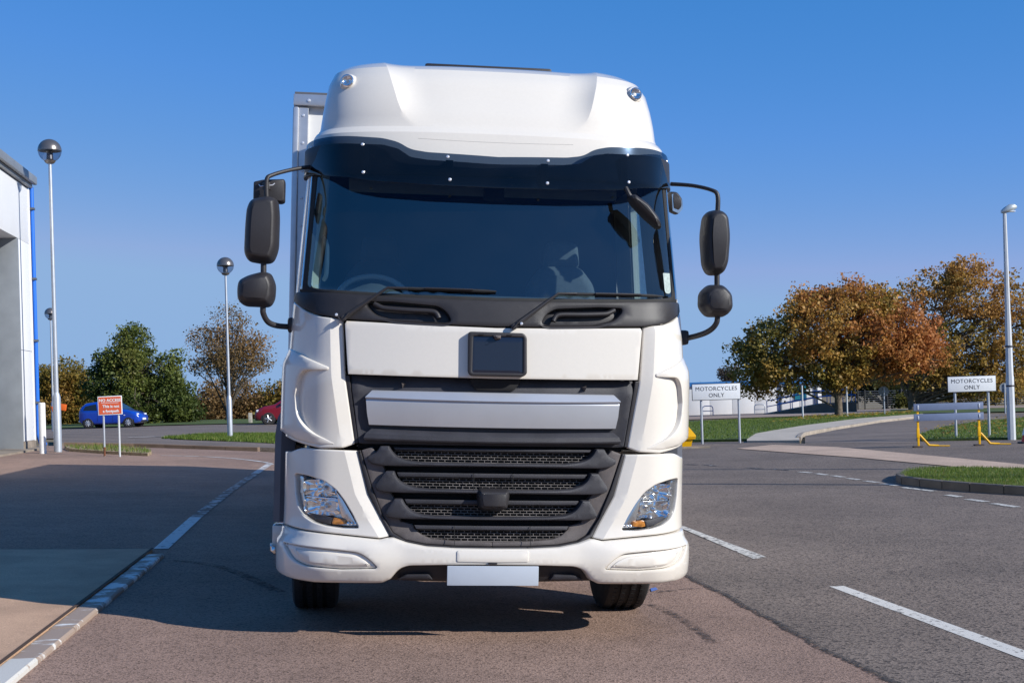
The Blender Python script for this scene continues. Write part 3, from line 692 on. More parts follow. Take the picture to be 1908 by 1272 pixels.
# ---- headlamps
for mm in (False, True):
    s = -1 if mm else 1
    hl = empty('headlamp', (0, 0, 0)); hl.parent = truck
    panel('housing', [(p[0], p[1]) for p in HLR], M_CHRD, hl, off=.10, bev=.004, r=0, thick=.01, mirror=mm)
    panel('lens', [(p[0], p[1]) for p in inset([Vector(p) for p in HLR][::(1 if area2(HLR) > 0 else -1)], .003)], M_LENS, hl, off=.006, bev=.004, r=0, thick=.03, mirror=mm, grid=.03)
    def bowl(cx, cz, w, h, dep, name):
        bm = bmesh.new(); c = skin(x2s(s*cx, cz), cz, .035)
        secs = []
        for t in (1, .93, .8, .6, .4, .2, .1):
            secs.append([Vector((c.x+px, c.y+.012+dep*(1-t*t)+.35*abs(px)*(1 if px*s > 0 else 0)-.0, c.z+pz)) for px, pz in superell(0, 0, w*t, h*t, 4, 28)])
        add_loft(bm, secs, False); bm.faces.new([bm.verts.new(p) for p in secs[-1]])
        # facets: vertical fluting
        for v in bm.verts: v.co.y += .0035*math.sin(v.co.x*190)
        o = bm_obj(name, bm, M_CHR, hl, 25)
        lathe('bulb', [(0.0, -.03), (.012, -.026), (.016, -.01), (.016, .02)], M_CHRD, o, Matrix.Translation((c.x, c.y+.03, c.z)) @ Matrix.Rotation(-math.pi/2, 4, 'X'), 14)
        return o
    bowl(1.005, .868, .098, .048, .06, 'upper_reflector')
    bowl(.985, .765, .108, .052, .06, 'lower_reflector')
    panel('reflector_divider', [(1.10, .822), (.90, .815), (.895, .808), (1.10, .813)], M_CHR, hl, off=.03, bev=.002, thick=.05, r=.002, mirror=mm)
    panel('side_reflector', [(.905, .86), (.86, .805), (.80, .705), (.775, .665), (.80, .662), (.865, .70), (.885, .77)], M_CHRD, hl, off=.045, bev=.004, thick=.03, r=.01, mirror=mm)
    panel('dark_bezel', [(1.105, .74), (1.06, .70), (1.0, .678), (.93, .664), (.915, .70), (.98, .713), (1.06, .722)], M_GRL, hl, off=.03, bev=.003, thick=.04, r=.005, mirror=mm)
    panel('indicator', [(.912, .703), (.845, .695), (.838, .668), (.90, .664), (.922, .668)], M_AMB, hl, off=.028, bev=.006, thick=.04, r=.008, mirror=mm)
    for k in range(3):
        x = .825-.022*k; c = skin(x2s(s*x, .672), .672, .03)
        lathe('side_light', [(.010, .0), (.009, .006), (.004, .010), (0, .011)], M_CHR, hl, Matrix.Translation(c) @ Matrix.Rotation(math.pi/2, 4, 'X'), 12)
    panel('lamp_rim', [(1.125, .935), (1.098, .93), (1.092, .83), (1.078, .76), (1.10, .765), (1.118, .835)], M_CHRD, hl, off=.02, bev=.004, thick=.06, r=.008, mirror=mm)

# ---- roof fairing
FZ = [2.775, 2.80, 2.83, 2.86, 2.90, 2.93, 2.955, 2.975, 2.995, 3.02, 3.06, 3.10, 3.15, 3.2, 3.25, 3.3, 3.34, 3.38, 3.41, 3.435, 3.455, 3.47, 3.482, 3.492, 3.50, 3.506]
def fair_w(z): return float(np.interp(z, [2.77, 2.955, 2.975, 3.0, 3.15, 3.3, 3.38, 3.43, 3.46, 3.482, 3.50, 3.51], [1.085, 1.08, 1.07, 1.045, 1.025, 1.0, .97, .925, .865, .80, .71, .60]))
def fair_d(z): return float(np.interp(z, [2.77, 2.9, 2.955, 2.975, 3.0, 3.1, 3.2, 3.3, 3.38, 3.43, 3.46, 3.48, 3.5, 3.506], [.215, .235, .245, .26, .28, .295, .33, .39, .475, .575, .68, .80, 1.0, 1.2]))
def fair_xr(z): return float(np.interp(z, [2.9, 2.98, 3.05, 3.12, 3.3, 3.46, 3.6], [.40, .45, .54, .575, .625, .665, .68]))
def fair_pt(x, z):
    w, d0 = fair_w(z), fair_d(z); n = 2.7; D = .44
    y = D*(1-max(0, 1-min(1, abs(x)/w)**n)**(1/n))
    A = .068*sstep(2.97, 3.22, z); u = max(0, min(1, (fair_xr(z)-abs(x))/.22)); y += A*(1-(1-u)**2.6)
    zz = z-.022*sstep(3.40, 3.5, z)*(1-(1-u)**2)
    return Vector((x, d0+y, zz+.045*max(0, zz-3.0)))
def fair():
    rows = []
    for z in FZ:
        w, xr = fair_w(z), min(fair_xr(z), fair_w(z)*.85)
        half = [fair_pt(xr*t, z) for t in np.linspace(0, 1, 30)]
        half += [fair_pt(xr+(w-xr)*math.sin(t*math.pi/2), z) for t in np.linspace(0, 1, 30)[1:]]
        half.append(Vector((w, max(2.2, half[-1].y+.05), half[-1].z)))
        rows.append([Vector((-p.x, p.y, p.z)) for p in half[:0:-1]]+half)
    verts = [p for r in rows for p in r]; n = len(rows[0]); faces = []
    for j in range(len(rows)-1):
        for i in range(n-1): faces.append((j*n+i, j*n+i+1, (j+1)*n+i+1, (j+1)*n+i))
    faces.append(tuple(range((len(rows)-1)*n, len(rows)*n)))       # roof
    return verts, faces
fv, ff = fair()
mesh_obj('roof_fairing', fv, ff, M_WHITE, truck, 17)
tube('roof_joint', [fair_pt(x, 2.905+.012*(abs(x)/.5)**2)+Vector((0, .0005, 0)) for x in np.linspace(-.46, .46, 24)], .0012, mat('joint_grey', (.3, .28, .26), .8), truck, 6)
box('roof_hatch', (.012, 1.35, 3.518), (.82, .8, .04), M_BLK, truck, .018)
for s in (-1, 1):
    p = fair_pt(s*.876, 3.275)+Vector((s*.004, -.022, .004)); R = Matrix.Translation(p) @ Vector((s*.25, -1, .12)).to_track_quat('Z', 'Y').to_matrix().to_4x4()
    sp = lathe('roof_spot_lamp', [(.036, -.10), (.040, 0), (.040, .012), (.034, .016), (.030, .008), (.0, -.01)], M_CHR, truck, R, 28)
    lathe('lens', [(.032, .010), (.02, .016), (0, .018)], M_LENS, sp, R, 24)
    # moulded blister the lamp sits in
    prof = [(.062, -.06), (.056, -.025), (.048, -.008), (.040, -.004)]
    lathe('lamp_blister', prof, M_WHITE, sp, R, 28)

# ---- cab sides, back, floor and roof lining
def side_panel(name, pts, m, parent, s, off=0, thick=.03, holes=(), grid=.12, r=.04):
    O = dens(rounded(pts, r, 5), .08)
    if area2(O) < 0: O = O[::-1]
    H = [dens(rounded(h, r, 5), .08) for h in holes]
    bm = bmesh.new()
    def P(v, e): return (s*(Wz(v.y)*.998-off-e), v.x, v.y)
    for lp in [O]+H:
        a = [bm.verts.new(P(v, 0)) for v in lp]; b = [bm.verts.new(P(v, thick)) for v in lp]; N = len(lp)
        for k in range(N): bm.faces.new((a[k], a[(k+1) % N], b[(k+1) % N], b[k]))
    vo, fo = fill2d([O]+H, grid)
    for e in (0, thick):
        vs = [bm.verts.new(P(v, e)) for v in vo]
        for f in fo: bm.faces.new([vs[i] for i in f])
    bmesh.ops.remove_doubles(bm, verts=bm.verts, dist=1e-5)
    return bm_obj(name, bm, m, parent, 30)
for s in (-1, 1):
    dr = side_panel('door', [(.80, 1.0), (1.62, 1.0), (1.62, 2.80), (.92, 2.80), (.80, 2.02)], M_WHITE, truck, s, 0, .04, [[(.86, 2.02), (1.56, 2.02), (1.56, 2.74), (.97, 2.74)]])
    side_panel('door_window', [(.84, 2.0), (1.58, 2.0), (1.58, 2.76), (.95, 2.76)], M_SIDEG, dr, s, .015, .004)
    box('door_handle', (s*1.205, 1.48, 1.7), (.03, .2, .05), M_BLK, dr, .01)
    side_panel('sleeper_side', [(1.635, 1.0), (2.2, 1.0), (2.2, 2.9), (1.635, 2.9)], M_WHITE, truck, s, 0, .04)
    side_panel('door_header', [(.80, 2.81), (1.63, 2.81), (1.63, 2.9), (.80, 2.9)], M_WHITE, truck, s, 0, .04)
    box('step_panel', (s*1.17, 1.2, .74), (.1, .75, .5), M_GREYP, truck, .03)
box('cab_back_wall', (0, 2.18, 2.2), (2.2, .04, 2.2), M_INT, truck)
box('cab_floor', (0, 1.35, 1.35), (2.2, 1.6, .06), M_INT, truck)
box('roof_lining', (0, 1.40, 2.865), (2.1, 1.6, .02), M_INT, truck)
box('bulkhead', (0, .52, 1.62), (2.0, .05, .60), M_INT, truck)
# ---- cab interior seen through the glass
sec = []
for x in np.linspace(-1.03, 1.03, 40):
    bump_ = .085*math.exp(-((x+.70)/.16)**2)
    f0 = .10*(x/.8)**2
    sec.append([Vector((x, f0+.13, 1.88)), Vector((x, f0+.13, 1.985)), Vector((x, f0+.2, 2.0)), Vector((x, .52+f0*.3, 2.0+bump_)), Vector((x, .68, 1.985+bump_)), Vector((x, .74, 1.93+bump_*.5)), Vector((x, .80, 1.6))])
loft('dashboard', sec, M_DASH, truck, False, False, 40)
sw = empty('steering_wheel'); sw.parent = truck
R = Matrix.Translation((-.70, .86, 2.0)) @ Matrix.Rotation(math.radians(48), 4, 'X')
tube('wheel_rim', [R @ Vector((.225*math.cos(t), .225*math.sin(t), 0)) for t in np.linspace(0, 2*math.pi, 49)], .018, mat('wheel_highlight', (.70, .72, .72), .25), sw, 10)  # near-white rim colour stands in for the highlight on the wheel
for a in (-.5, math.pi+.5, -1.57): tube('spoke', [R @ Vector((0, 0, -.02)), R @ Vector((.22*math.cos(a), .22*math.sin(a), 0))], .016, M_INT, sw, 8)
lathe('wheel_hub', [(.07, -.03), (.075, 0), (.05, .015), (0, .017)], M_INT, sw, R, 20)
for x, m_ in ((-.66, M_INT), (.58, M_SEAT)):  # passenger seat lighter than the driver's: sunlight put into its colour
    st = empty('seat'); st.parent = truck
    pillow('seat_back', [(x-.24, 1.72), (x+.24, 1.72), (x+.24, 2.18), (x+.13, 2.32), (x-.13, 2.32), (x-.24, 2.18)], m_, st, d0=1.48, depth=.12, r=.08, R=.06, back=.08)
    pillow('headrest', [(x-.13, 2.30), (x+.13, 2.30), (x+.11, 2.48), (x-.11, 2.48)], m_, st, d0=1.47, depth=.09, r=.05, R=.05, back=.05)
    box('seat_cushion', (x, 1.22, 1.68), (.5, .5, .16), m_, st, .05)
pl = [(-1.075, .46), (-1.035, .5), (-1.03, .70), (-1.08, .78)]
for s in (-1, 1):
    sec = [[Vector((s*abs(x)*Wz(z)/1.165, y+Pz(z)-.03+(z-2.0)*.06, z)) for x, y in pl] for z in np.linspace(2.0, 2.78, 8)]
    loft('pillar_trim', sec, M_PALE if s < 0 else M_INT, truck, False, False, 40)  # left trim pale: sunlight on it is put into the colour
tube('pillar_grab_rail', [(-1.0, .58, 2.10), (-.985, .56, 2.14), (-.985, .58, 2.30), (-1.01, .62, 2.36)], .014, M_PALE, truck, 8, sm=4)
box('sun_blind', (-.05, .44, 2.66), (1.62, .04, .085), M_DASH, truck, .012)
box('blind_camera', (0, .34, 2.63), (.12, .1, .10), M_VOID, truck, .02)
# tax-disc style paper on the glass
panel('windscreen_sticker', [(1.015, 2.17), (1.07, 2.175), (1.072, 2.05, .025), (1.025, 2.045, .025)], mat('paper', (.42, .50, .48), .8, noise_amt=.35, noise_scale=60), off=-.002, bev=.0005, thick=.001, r=.006)

# ---- wipers
for piv, elbow, tip0, tip1 in (((640, 592), (722, 536), (760, 537), (925, 543)), ((958, 608), (1040, 547), (1075, 547), (1232, 552))):
    w = empty('wiper'); w.parent = truck
    def sk(px, py, off):
        p = TL(px, py, .1)
        for i in range(25):
            p = TL(px, py, p.y*.4+.6*(skin(x2s(p.x, p.z), p.z, off).y))
        return p
    a = sk(*piv, -.03); b = sk(*elbow, -.035); c = sk(*tip0, -.028); d = sk(*tip1, -.02)
    tube('wiper_arm', [a, a+(b-a)*.25, b-(b-a)*.06, b, c], [.014, .014, .008, .008, .007], M_BLK, w, 8)
    q = [b+(d-b)*t + Vector((0, 0, .0)) for t in np.linspace(.02, 1, 10)]
    q = [skin(x2s(p.x, p.z), p.z, -.016) for p in q]
    tube('wiper_blade', q, [.006]+[.010]*8+[.005], M_RUB, w, 6)
    q2 = [p+Vector((0, -.016, .004)) for p in q[3:8]]
    tube('blade_carrier', q2, .006, M_BLK, w, 6)
    lathe('pivot_cap', [(.018, -.02), (.018, .006), (.012, .012), (0, .013)], M_BLK, w, Matrix.Translation(a) @ Matrix.Rotation(math.pi/2, 4, 'X'), 14)
    tube('washer_hose', [a+Vector((-.035*(1 if a.x < -.5 else -1), -.01, .012)), a+Vector((-.01, -.02, -.015)), a+Vector((.03, -.02, .03))], .004, M_BLK, w, 6, sm=5)
    lathe('washer_nozzle', [(.009, 0), (.008, .012), (0, .014)], M_BOLT, w, Matrix.Translation(a+Vector((-.04*(1 if a.x < -.5 else -1), -.01, .016))) @ Matrix.Rotation(math.pi/2, 4, 'X'), 10)

# ---- mirrors
def out(pts, d): return [(p.x, p.z) for p in (TL(a, b, d) for a, b in pts)]
mirL = empty('mirror_assembly'); mirL.parent = truck
mirR = empty('mirror_assembly'); mirR.parent = truck
for o, big, low, arm, lowarm in (
    (mirL, [(458, 387), (466, 370), (500, 363), (518, 370), (521, 400), (519, 465), (509, 489), (490, 491), (462, 486), (453, 470), (455, 420)],
     [(443, 521), (462, 511), (490, 504), (505, 508), (514, 530), (512, 558), (503, 572), (455, 570), (441, 558), (440, 538)],
     [(578, 311), (545, 316), (508, 326), (497, 336), (497, 372)], [(491, 480), (491, 512), (490, 570), (491, 585), (500, 600), (518, 607), (548, 609)]),
    (mirR, [(1312, 402), (1325, 390), (1345, 390), (1358, 402), (1362, 440), (1358, 492), (1348, 512), (1320, 512), (1311, 495), (1307, 440)],
     [(1305, 545), (1322, 529), (1348, 529), (1365, 547), (1367, 575), (1354, 590), (1318, 590), (1304, 573)],
     [(1250, 343), (1290, 346), (1325, 354), (1337, 364), (1337, 395)], [(1336, 505), (1336, 535), (1337, 588), (1333, 605), (1320, 617), (1300, 625), (1270, 632)])):
    h1 = pillow('mirror_housing', out(big, .27), M_BLK, o, d0=.33, depth=.13, r=.045, R=.05, back=.01, rings=9)
    h2 = pillow('mirror_housing', out(low, .27), M_BLK, o, d0=.33, depth=.13, r=.045, R=.028, back=.01, rings=9)
    for h, q in ((h1, big), (h2, low)):
        O = inset([Vector(p) for p in dens(rounded(out(q, .27), .02, 4), .03)], 0)
        if area2(O) < 0: O = O[::-1]
        O = inset(O, .014)
        bm = bmesh.new(); bm.faces.new([bm.verts.new((v.x, .3425, v.y)) for v in O]); bm_obj('mirror_glass', bm, M_MIR, h, None)
    s = -1 if o is mirL else 1
    P = [TL(a, b, dd) for (a, b), dd in zip(arm, (.50, .42, .33, .31, .31))]
    tube('upper_arm', P, [.013, .012, .012, .014, .015], M_BLK, o, 10, sm=5)
    P = [TL(a, b, dd) for (a, b), dd in zip(lowarm, (.30, .30, .30, .31, .35, .40, .48))]
    tube('lower_arm', P, .017, M_BLK, o, 12, sm=5)
    e = P[-1]
    box('arm_bracket', (e.x+(-.0 if s < 0 else .0), e.y+.02, e.z+.01), (.075, .14, .09), M_BLK, o, .02)
bb = pillow('mirror_back_box', out([(472, 338), (490, 334), (530, 333), (532, 340), (531, 376), (525, 379), (473, 374), (471, 370)], .42), M_BLK, mirL, d0=.45, depth=.05, r=.012, R=.012)
ph = TL(497, 347, .33)
for k, (dx, dz) in enumerate(((-.035, -.004), (.035, .006))):
    tube('zip_tie', [ph+Vector((0, -.02, 0)), ph+Vector((dx, -.012, dz)), ph+Vector((dx*1.3, 0, dz+.012))], .003, M_BOLT, mirL, 6)
lathe('arm_clamp', [(.0, -.02), (.024, -.02), (.026, 0), (.024, .02), (0, .02)], M_BLK, mirL, Matrix.Translation(ph), 16)
# front-view mirror hanging at the top right, kerb mirror on the door behind it
a, b = TL(1172, 362, .06), TL(1236, 424, .06)
u = (b-a).normalized(); v = Vector((u.z, 0, -u.x))
if v.z < 0: v = -v
fm = [a-v*.012, a+v*.03+u*.02, a+u*.12+v*.045, a+u*.22+v*.03, b-v*.005, b-u*.02-v*.03, a+u*.15-v*.035, a+u*.05-v*.03]
pillow('front_mirror', [(p.x, p.z) for p in fm], M_BLK, mirR, d0=.10, depth=.075, r=.032, R=.018, grid=.03)
tube('front_mirror_stem', [TL(1166, 350, .12), TL(1172, 362, .10), a+u*.05+Vector((0, .04, 0))], .014, M_BLK, mirR, 8)
kp = out([(1246, 356), (1262, 357), (1272, 371), (1273, 388), (1264, 400), (1248, 393)], .95)
km = pillow('kerb_mirror', kp, M_BLK, mirR, d0=.98, depth=.06, r=.02, R=.02, grid=.03)
O = dens(kp, .03)
O = inset(O if area2(O) > 0 else O[::-1], .012)
bm = bmesh.new(); bm.faces.new([bm.verts.new((v.x, .915, v.y-.012)) for v in O]); bm_obj('kerb_mirror_glass', bm, M_CHRD, km, None)

# ---- bumper ends, mudguards, side marker lamps
for s in (-1, 1):
    # mudguard flare behind the cab corner
    secs = []
    for z, x0, x1 in ((.62, 1.16, 1.285), (.9, 1.16, 1.285), (1.15, 1.16, 1.283), (1.26, 1.16, 1.27), (1.32, 1.16, 1.24), (1.36, 1.15, 1.19)):
        secs.append([Vector((s*x0, .76, z)), Vector((s*(x1-.04), .75, z)), Vector((s*x1, .79, z)), Vector((s*x1, 1.0, z)), Vector((s*x0, 1.0, z))])
    loft('mudguard', secs, M_GREYP, truck, sharp=25)
    box('bumper_return', (s*1.245, .86, .535), (.085, .22, .13), M_WHITE, truck, .012)
    box('bumper_foot', (s*1.235, .86, .42), (.075, .2, .10), M_GREYP, truck, .02)
    pillow('side_marker_lamp', [(s*1.30, .49), (s*1.255, .475), (s*1.25, .43), (s*1.27, .415), (s*1.298, .44)], M_CHRD, truck, d0=.75, depth=.03, r=.012, R=.008, grid=.02)
    box('bumper_stay', (s*1.10, .75, .30), (.10, .2, .05), M_RUB, truck, .01)
# ---- wheels, axle, chassis
def wheel(name, parent, x, y, wdt=.30, R=.50, m=M_TYRE):
    w = empty(name); w.parent = parent
    h = wdt/2; prof = [(R*.56, -h*.75), (R*.6, -h*.95), (R*.8, -h), (R*.93, -h*.96), (R*.985, -h*.86), (R, -h*.74)]
    for g in (-.42, 0, .42):
        prof += [(R, h*(g-.10)), (R*.972, h*(g-.085)), (R*.972, h*(g+.085)), (R, h*(g+.10))]
    prof += [(R, h*.74), (R*.985, h*.86), (R*.93, h*.96), (R*.8, h), (R*.6, h*.95), (R*.56, h*.75)]
    M = Matrix.Translation((x, y, R)) @ Matrix.Rotation(math.pi/2, 4, 'Y')
    lathe('tyre', prof, m, w, M, 64, 30)
    bm = bmesh.new()
    add_lathe(bm, [(R*.565, -h*.8), (R*.57, -h*.6), (R*.5, -h*.3), (R*.5, h*.3), (R*.57, h*.6), (R*.565, h*.8)], M, 40)
    add_lathe(bm, [(0, h*.25), (R*.26, h*.3), (R*.28, h*.1), (R*.5, h*.05)], M, 40); bm_obj('rim', bm, M_ALU, w, 35)
    # sipes across the tread
    bm = bmesh.new()
    for k in range(72):
        a = 2*math.pi*k/72
        for o_ in (-.58, -.21, .21, .58):
            p = M @ Vector((R*.999*math.cos(a+.02*o_), R*.999*math.sin(a+.02*o_), h*o_))
            add_box(bm, p, (.022, .006, .004), Matrix.Rotation(-a, 3, 'X'))
    o = bm_obj('tread_sipes', bm, M_VOID, w, None); o['kind'] = 'stuff'
    return w
for x in (-1.03, 1.0): wheel('wheel', truck, x, 1.40)
for x in (-1.08, -.74, .74, 1.08): wheel('wheel', truck, x, 5.1)
tube('front_axle', [(-.95, 1.40, .5), (-.7, 1.40, .44), (.7, 1.40, .44), (.95, 1.40, .5)], .06, M_RUB, truck, 8)
box('engine_light_block', (0, 1.25, .80), (1.1, 1.5, .55), M_RUB, truck, .05)  # plain box in the engine's place, put in to block light
for s in (-1, 1): box('chassis_rail', (s*.42, 3.4, .85), (.09, 6.0, .27), M_RUB, truck)
box('bumper_beam', (0, .42, .62), (1.9, .12, .25), M_RUB, truck)
for s in (-1, 1): box('wheel_arch_liner', (s*.98, 1.40, 1.12), (.42, 1.2, .06), M_RUB, truck, .02)
box('light_block_tray', (0, .85, .40), (1.75, .9, .03), M_RUB, truck, .01)  # unseen tray added to block the streak of sunlight under the cab
box('radiator', (0, .26, .85), (1.25, .08, .5), M_VOID, truck)

# ------------------------------------------------------------------ box trailer behind the cab
trailer = empty('box_trailer', (TX, TY, 0), 0, 'white box trailer with riveted aluminium edges behind the lorry cab', 'trailer')
trailer.matrix_world = TM
TD0, TD1, TZ0, TZ1, TWX = 2.46, 15.2, 1.02, 3.64, 1.305
bm = bmesh.new(); add_box(bm, (0, (TD0+TD1)/2+.03, (TZ0+TZ1)/2-.02), (2*TWX-.08, TD1-TD0-.04, TZ1-TZ0-.06)); bm_obj('box_body', bm, M_BOX, trailer)
for s in (-1, 1):
    bm = bmesh.new()
    add_box(bm, (s*(TWX-.022), TD0+.045, (TZ0+TZ1)/2-.05), (.044, .13, TZ1-TZ0-.1), None, .014, 3)
    add_box(bm, (s*(TWX-.078), TD0+.03, (TZ0+TZ1)/2-.05), (.07, .05, TZ1-TZ0-.1), None, .004, 1)
    bm_obj('corner_post', bm, M_ALU, trailer)
    k = 0
    z = TZ1-.16
    while z > TZ0+.1:
        lathe('rivet', [(.011, 0), (.009, .005), (0, .007)], M_BOLT if z > 3.2 else M_ALU, trailer, Matrix.Translation((s*(TWX-.075), TD0+.005, z)) @ Matrix.Rotation(math.pi/2, 4, 'X'), 10); z -= .205
    box('side_rail', (s*(TWX-.01), (TD0+TD1)/2, TZ0+.02), (.05, TD1-TD0-.02, .12), M_ALU, trailer)
    box('side_skirt', (s*(TWX-.04), (TD0+TD1)/2+1.5, .66), (.03, TD1-TD0-3.5, .60), M_BOX, trailer, .008)
box('top_rail', (0, TD0+.04, TZ1-.045), (2*TWX-.004, .1, .085), M_ALU, trailer, .008)
box('roof_capping', (0, (TD0+TD1)/2, TZ1+.006), (2*TWX-.02, TD1-TD0, .018), mat('grey_capping', (.12, .12, .13), .5), trailer, .004)
for x in (-1.19, -.98): lathe('rivet', [(.013, 0), (.011, .006), (0, .008)], M_BOLT, trailer, Matrix.Translation((x, TD0-.011, TZ1-.05)) @ Matrix.Rotation(math.pi/2, 4, 'X'), 10)
for y in (9.6, 10.9, 12.2):
    for x in (-1.08, 1.08): wheel('wheel', trailer, x, y, .36)
box('underframe', (0, 9.5, .92), (.9, 10, .16), M_RUB, trailer)
# ------------------------------------------------------------------ kerbs, markings, verges
def kerb_run(name, pts, w, h, m, length=.9, label=None, cat=None, top_mats=None, gap=.012, base_drop=.06, n=6):
    """a row of kerb stones along a path, each a stone of its own"""
    P = spline([Vector((p[0], p[1], 0)) for p in pts], n) if n else [Vector((p[0], p[1], 0)) for p in pts]
    root = empty(name, (P[0].x, P[0].y, gz(P[0].x, P[0].y))); root['kind'] = 'structure'
    inv = Matrix.Translation(-root.location)
    d = [0]
    for a, b in zip(P, P[1:]): d.append(d[-1]+(b-a).length)
    k = int(d[-1]/length); arr = np.array([(p.x, p.y) for p in P])
    for i in range(max(1, k)):
        s0, s1 = i*length+gap/2, (i+1)*length-gap/2
        a = Vector((np.interp(s0, d, arr[:, 0]), np.interp(s0, d, arr[:, 1]), 0)); b = Vector((np.interp(s1, d, arr[:, 0]), np.interp(s1, d, arr[:, 1]), 0))
        t = (b-a).normalized(); q = Vector((-t.y, t.x, 0))*(w/2); bm = bmesh.new(); vs = []
        jz = rnd.uniform(-.004, .004)
        for p in (a, b):
            g = gz(p.x, p.y); c = .012
            vs.append([bm.verts.new(Vector((v.x, v.y, z))-root.location) for v, z in ((p+q, g-base_drop), (p+q, g+h-c+jz), (p+q*(1-c/(w/2)), g+h+jz), (p-q*(1-c/(w/2)), g+h+jz), (p-q, g+h-c+jz), (p-q, g-base_drop))])
        for k2 in range(5): bm.faces.new((vs[0][k2], vs[0][k2+1], vs[1][k2+1], vs[1][k2]))
        bm.faces.new(vs[0][::-1]); bm.faces.new(vs[1])
        mm = top_mats[min(i, len(top_mats)-1)] if top_mats else m
        bm_obj('kerb_stone', bm, mm, root, 30)
    return root
UNDER = (.33, .25, .20)
KP = [worn_paint('kerb_paint_fresh', UNDER, .40, scale=5, col=(.56, .54, .5)), worn_paint('kerb_paint_worn', UNDER, .60, scale=5, stretch=(.6, 2, 1)), worn_paint('kerb_paint_faint', UNDER, .68, scale=8, stretch=(.4, 3, 1)), worn_paint('kerb_paint_half', UNDER, .53, scale=3.5, stretch=(1, 1.3, 1))]
kerb_run('flush_kerb', [A0+kd*1.86, KE], .15, .034, M_KERB, .92, top_mats=[KP[0], KP[0], KP[0], KP[1], KP[1], KP[3], KP[3], KP[3], KP[3]], n=0)
yard_u = (.150, .094, .067)
PL1 = worn_paint('line_paint', yard_u, .40, scale=9, col=(.66, .65, .63)); PL2 = worn_paint('line_paint_worn', yard_u, .46, scale=6, col=(.55, .54, .53)); PL3 = worn_paint('line_paint_faint', yard_u, .52, scale=6, col=(.48, .46, .44))
def lerp(a, b, t): return Vector(a)*(1-t)+Vector(b)*t
k3, k4, k5, k6 = [Vector(p) for p in KB[3:7]]
for a, b, m_ in ((lerp(k3, k4, .06), lerp(k3, k4, .97), PL1), (lerp(k3, k4, .98), lerp(k4, k5, .9), PL3), (lerp(k4, k5, .92), lerp(k5, k6, .5), PL3), (lerp(k5, k6, .52), k6, PL2)):
    drape('road_marking', strip(a+kn*.03, b+kn*.03, .13), m_, .012, .4)
arc = px_poly([(300, 849), (380, 851), (450, 856), (495, 862), (505, 866)])
drape('road_marking', ribbon(arc, .12, 4), PL2, .012, .6)
ROADU = (.058, .043, .034)
RP = worn_paint('road_paint', ROADU, .40, scale=22, col=(.60, .57, .52)); RP2 = worn_paint('road_paint_worn', ROADU, .45, scale=20, col=(.55, .52, .47)); RP3 = worn_paint('road_paint_faint', ROADU, .58, scale=8, col=(.4, .39, .38))
drape('road_marking', px_poly([(1545, 1093), (1572, 1092), (1935, 1222), (1935, 1240)]), RP, .006, .3)
drape('road_marking', px_poly([(1240, 972), (1262, 976), (1428, 1038), (1405, 1042)]), RP2, .006, .3)
for a, b in (((1896, 945), (1850, 938)), ((1838, 935), (1803, 930)), ((1790, 926), (1764, 922)), ((1740, 915), (1682, 908)), ((1672, 905), (1643, 901)), ((1636, 899), (1612, 896)), ((1602, 894), (1580, 891)), ((1572, 889), (1551, 886)), ((1541, 885), (1522, 882)), ((1512, 881), (1490, 879))):
    p, q = G(*a), G(*b); drape('road_marking', strip(p, q, .12), RP2, .006, .5)
for a, b in (((1470, 876), (1440, 874)), ((1420, 873), (1390, 871)), ((1335, 868), (1312, 866)), ((1300, 866), (1278, 865))):
    p, q = G(*a), G(*b); drape('road_marking', strip(p, q, .12), RP3, .006, .5)
# tyre scuffs and a blue paint spot on the yard
M_SCUFF = bpy.data.materials.new('tyre_scuff'); M_SCUFF.use_nodes = True; ragged(M_SCUFF, (.035, .028, .027), .52, .10, 14, .7)
for L, w in (([(1215, 1128), (1262, 1150), (1300, 1175), (1330, 1200)], .07), ([(1225, 1105), (1290, 1098), (1340, 1097)], .05), ([(330, 1045), (420, 1060), (520, 1105)], .10)):
    drape('tyre_mark', ribbon(px_poly(L), w, 4), M_SCUFF, .011, .3)
drape('paint_spot', px_poly([(1212, 1098), (1222, 1096), (1226, 1100), (1214, 1104)]), mat('blue_spot', (.10, .17, .45), .8), .011, .2)
# crossing strip of pale paving, dropped kerb
drape('paving_strip', px_poly([(1372, 836), (1440, 829), (1560, 833), (1700, 846), (1930, 868), (1930, 885), (1760, 868), (1600, 853)]), M_PAVE, .012, .8)
# footpath on the right
foot_r = [(1490, 820), (1486, 812), (1510, 805), (1560, 797), (1640, 784), (1720, 776)]
foot_l = [(1720, 772), (1600, 781), (1500, 794), (1440, 804), (1408, 810), (1392, 818)]
drape('footpath', px_poly(foot_l+[(1392, 824), (1490, 823)]+foot_r[1:]), M_PATH, .05, .8, edge=.1)
kerb_run('path_kerb', px_poly([(1488, 818), (1495, 810), (1512, 806), (1560, 798), (1640, 786), (1720, 778)]), .14, .075, mat('pale_kerb', (.37, .31, .25), .85, noise_amt=.3, noise_scale=2), .9)
drape('side_road', px_poly([(1500, 826), (1500, 812), (1560, 800), (1640, 787), (1720, 778), (1830, 771), (1930, 769), (1930, 776), (1830, 786), (1760, 797), (1715, 810), (1716, 825)]), M_FARROAD, .004, 1.2)
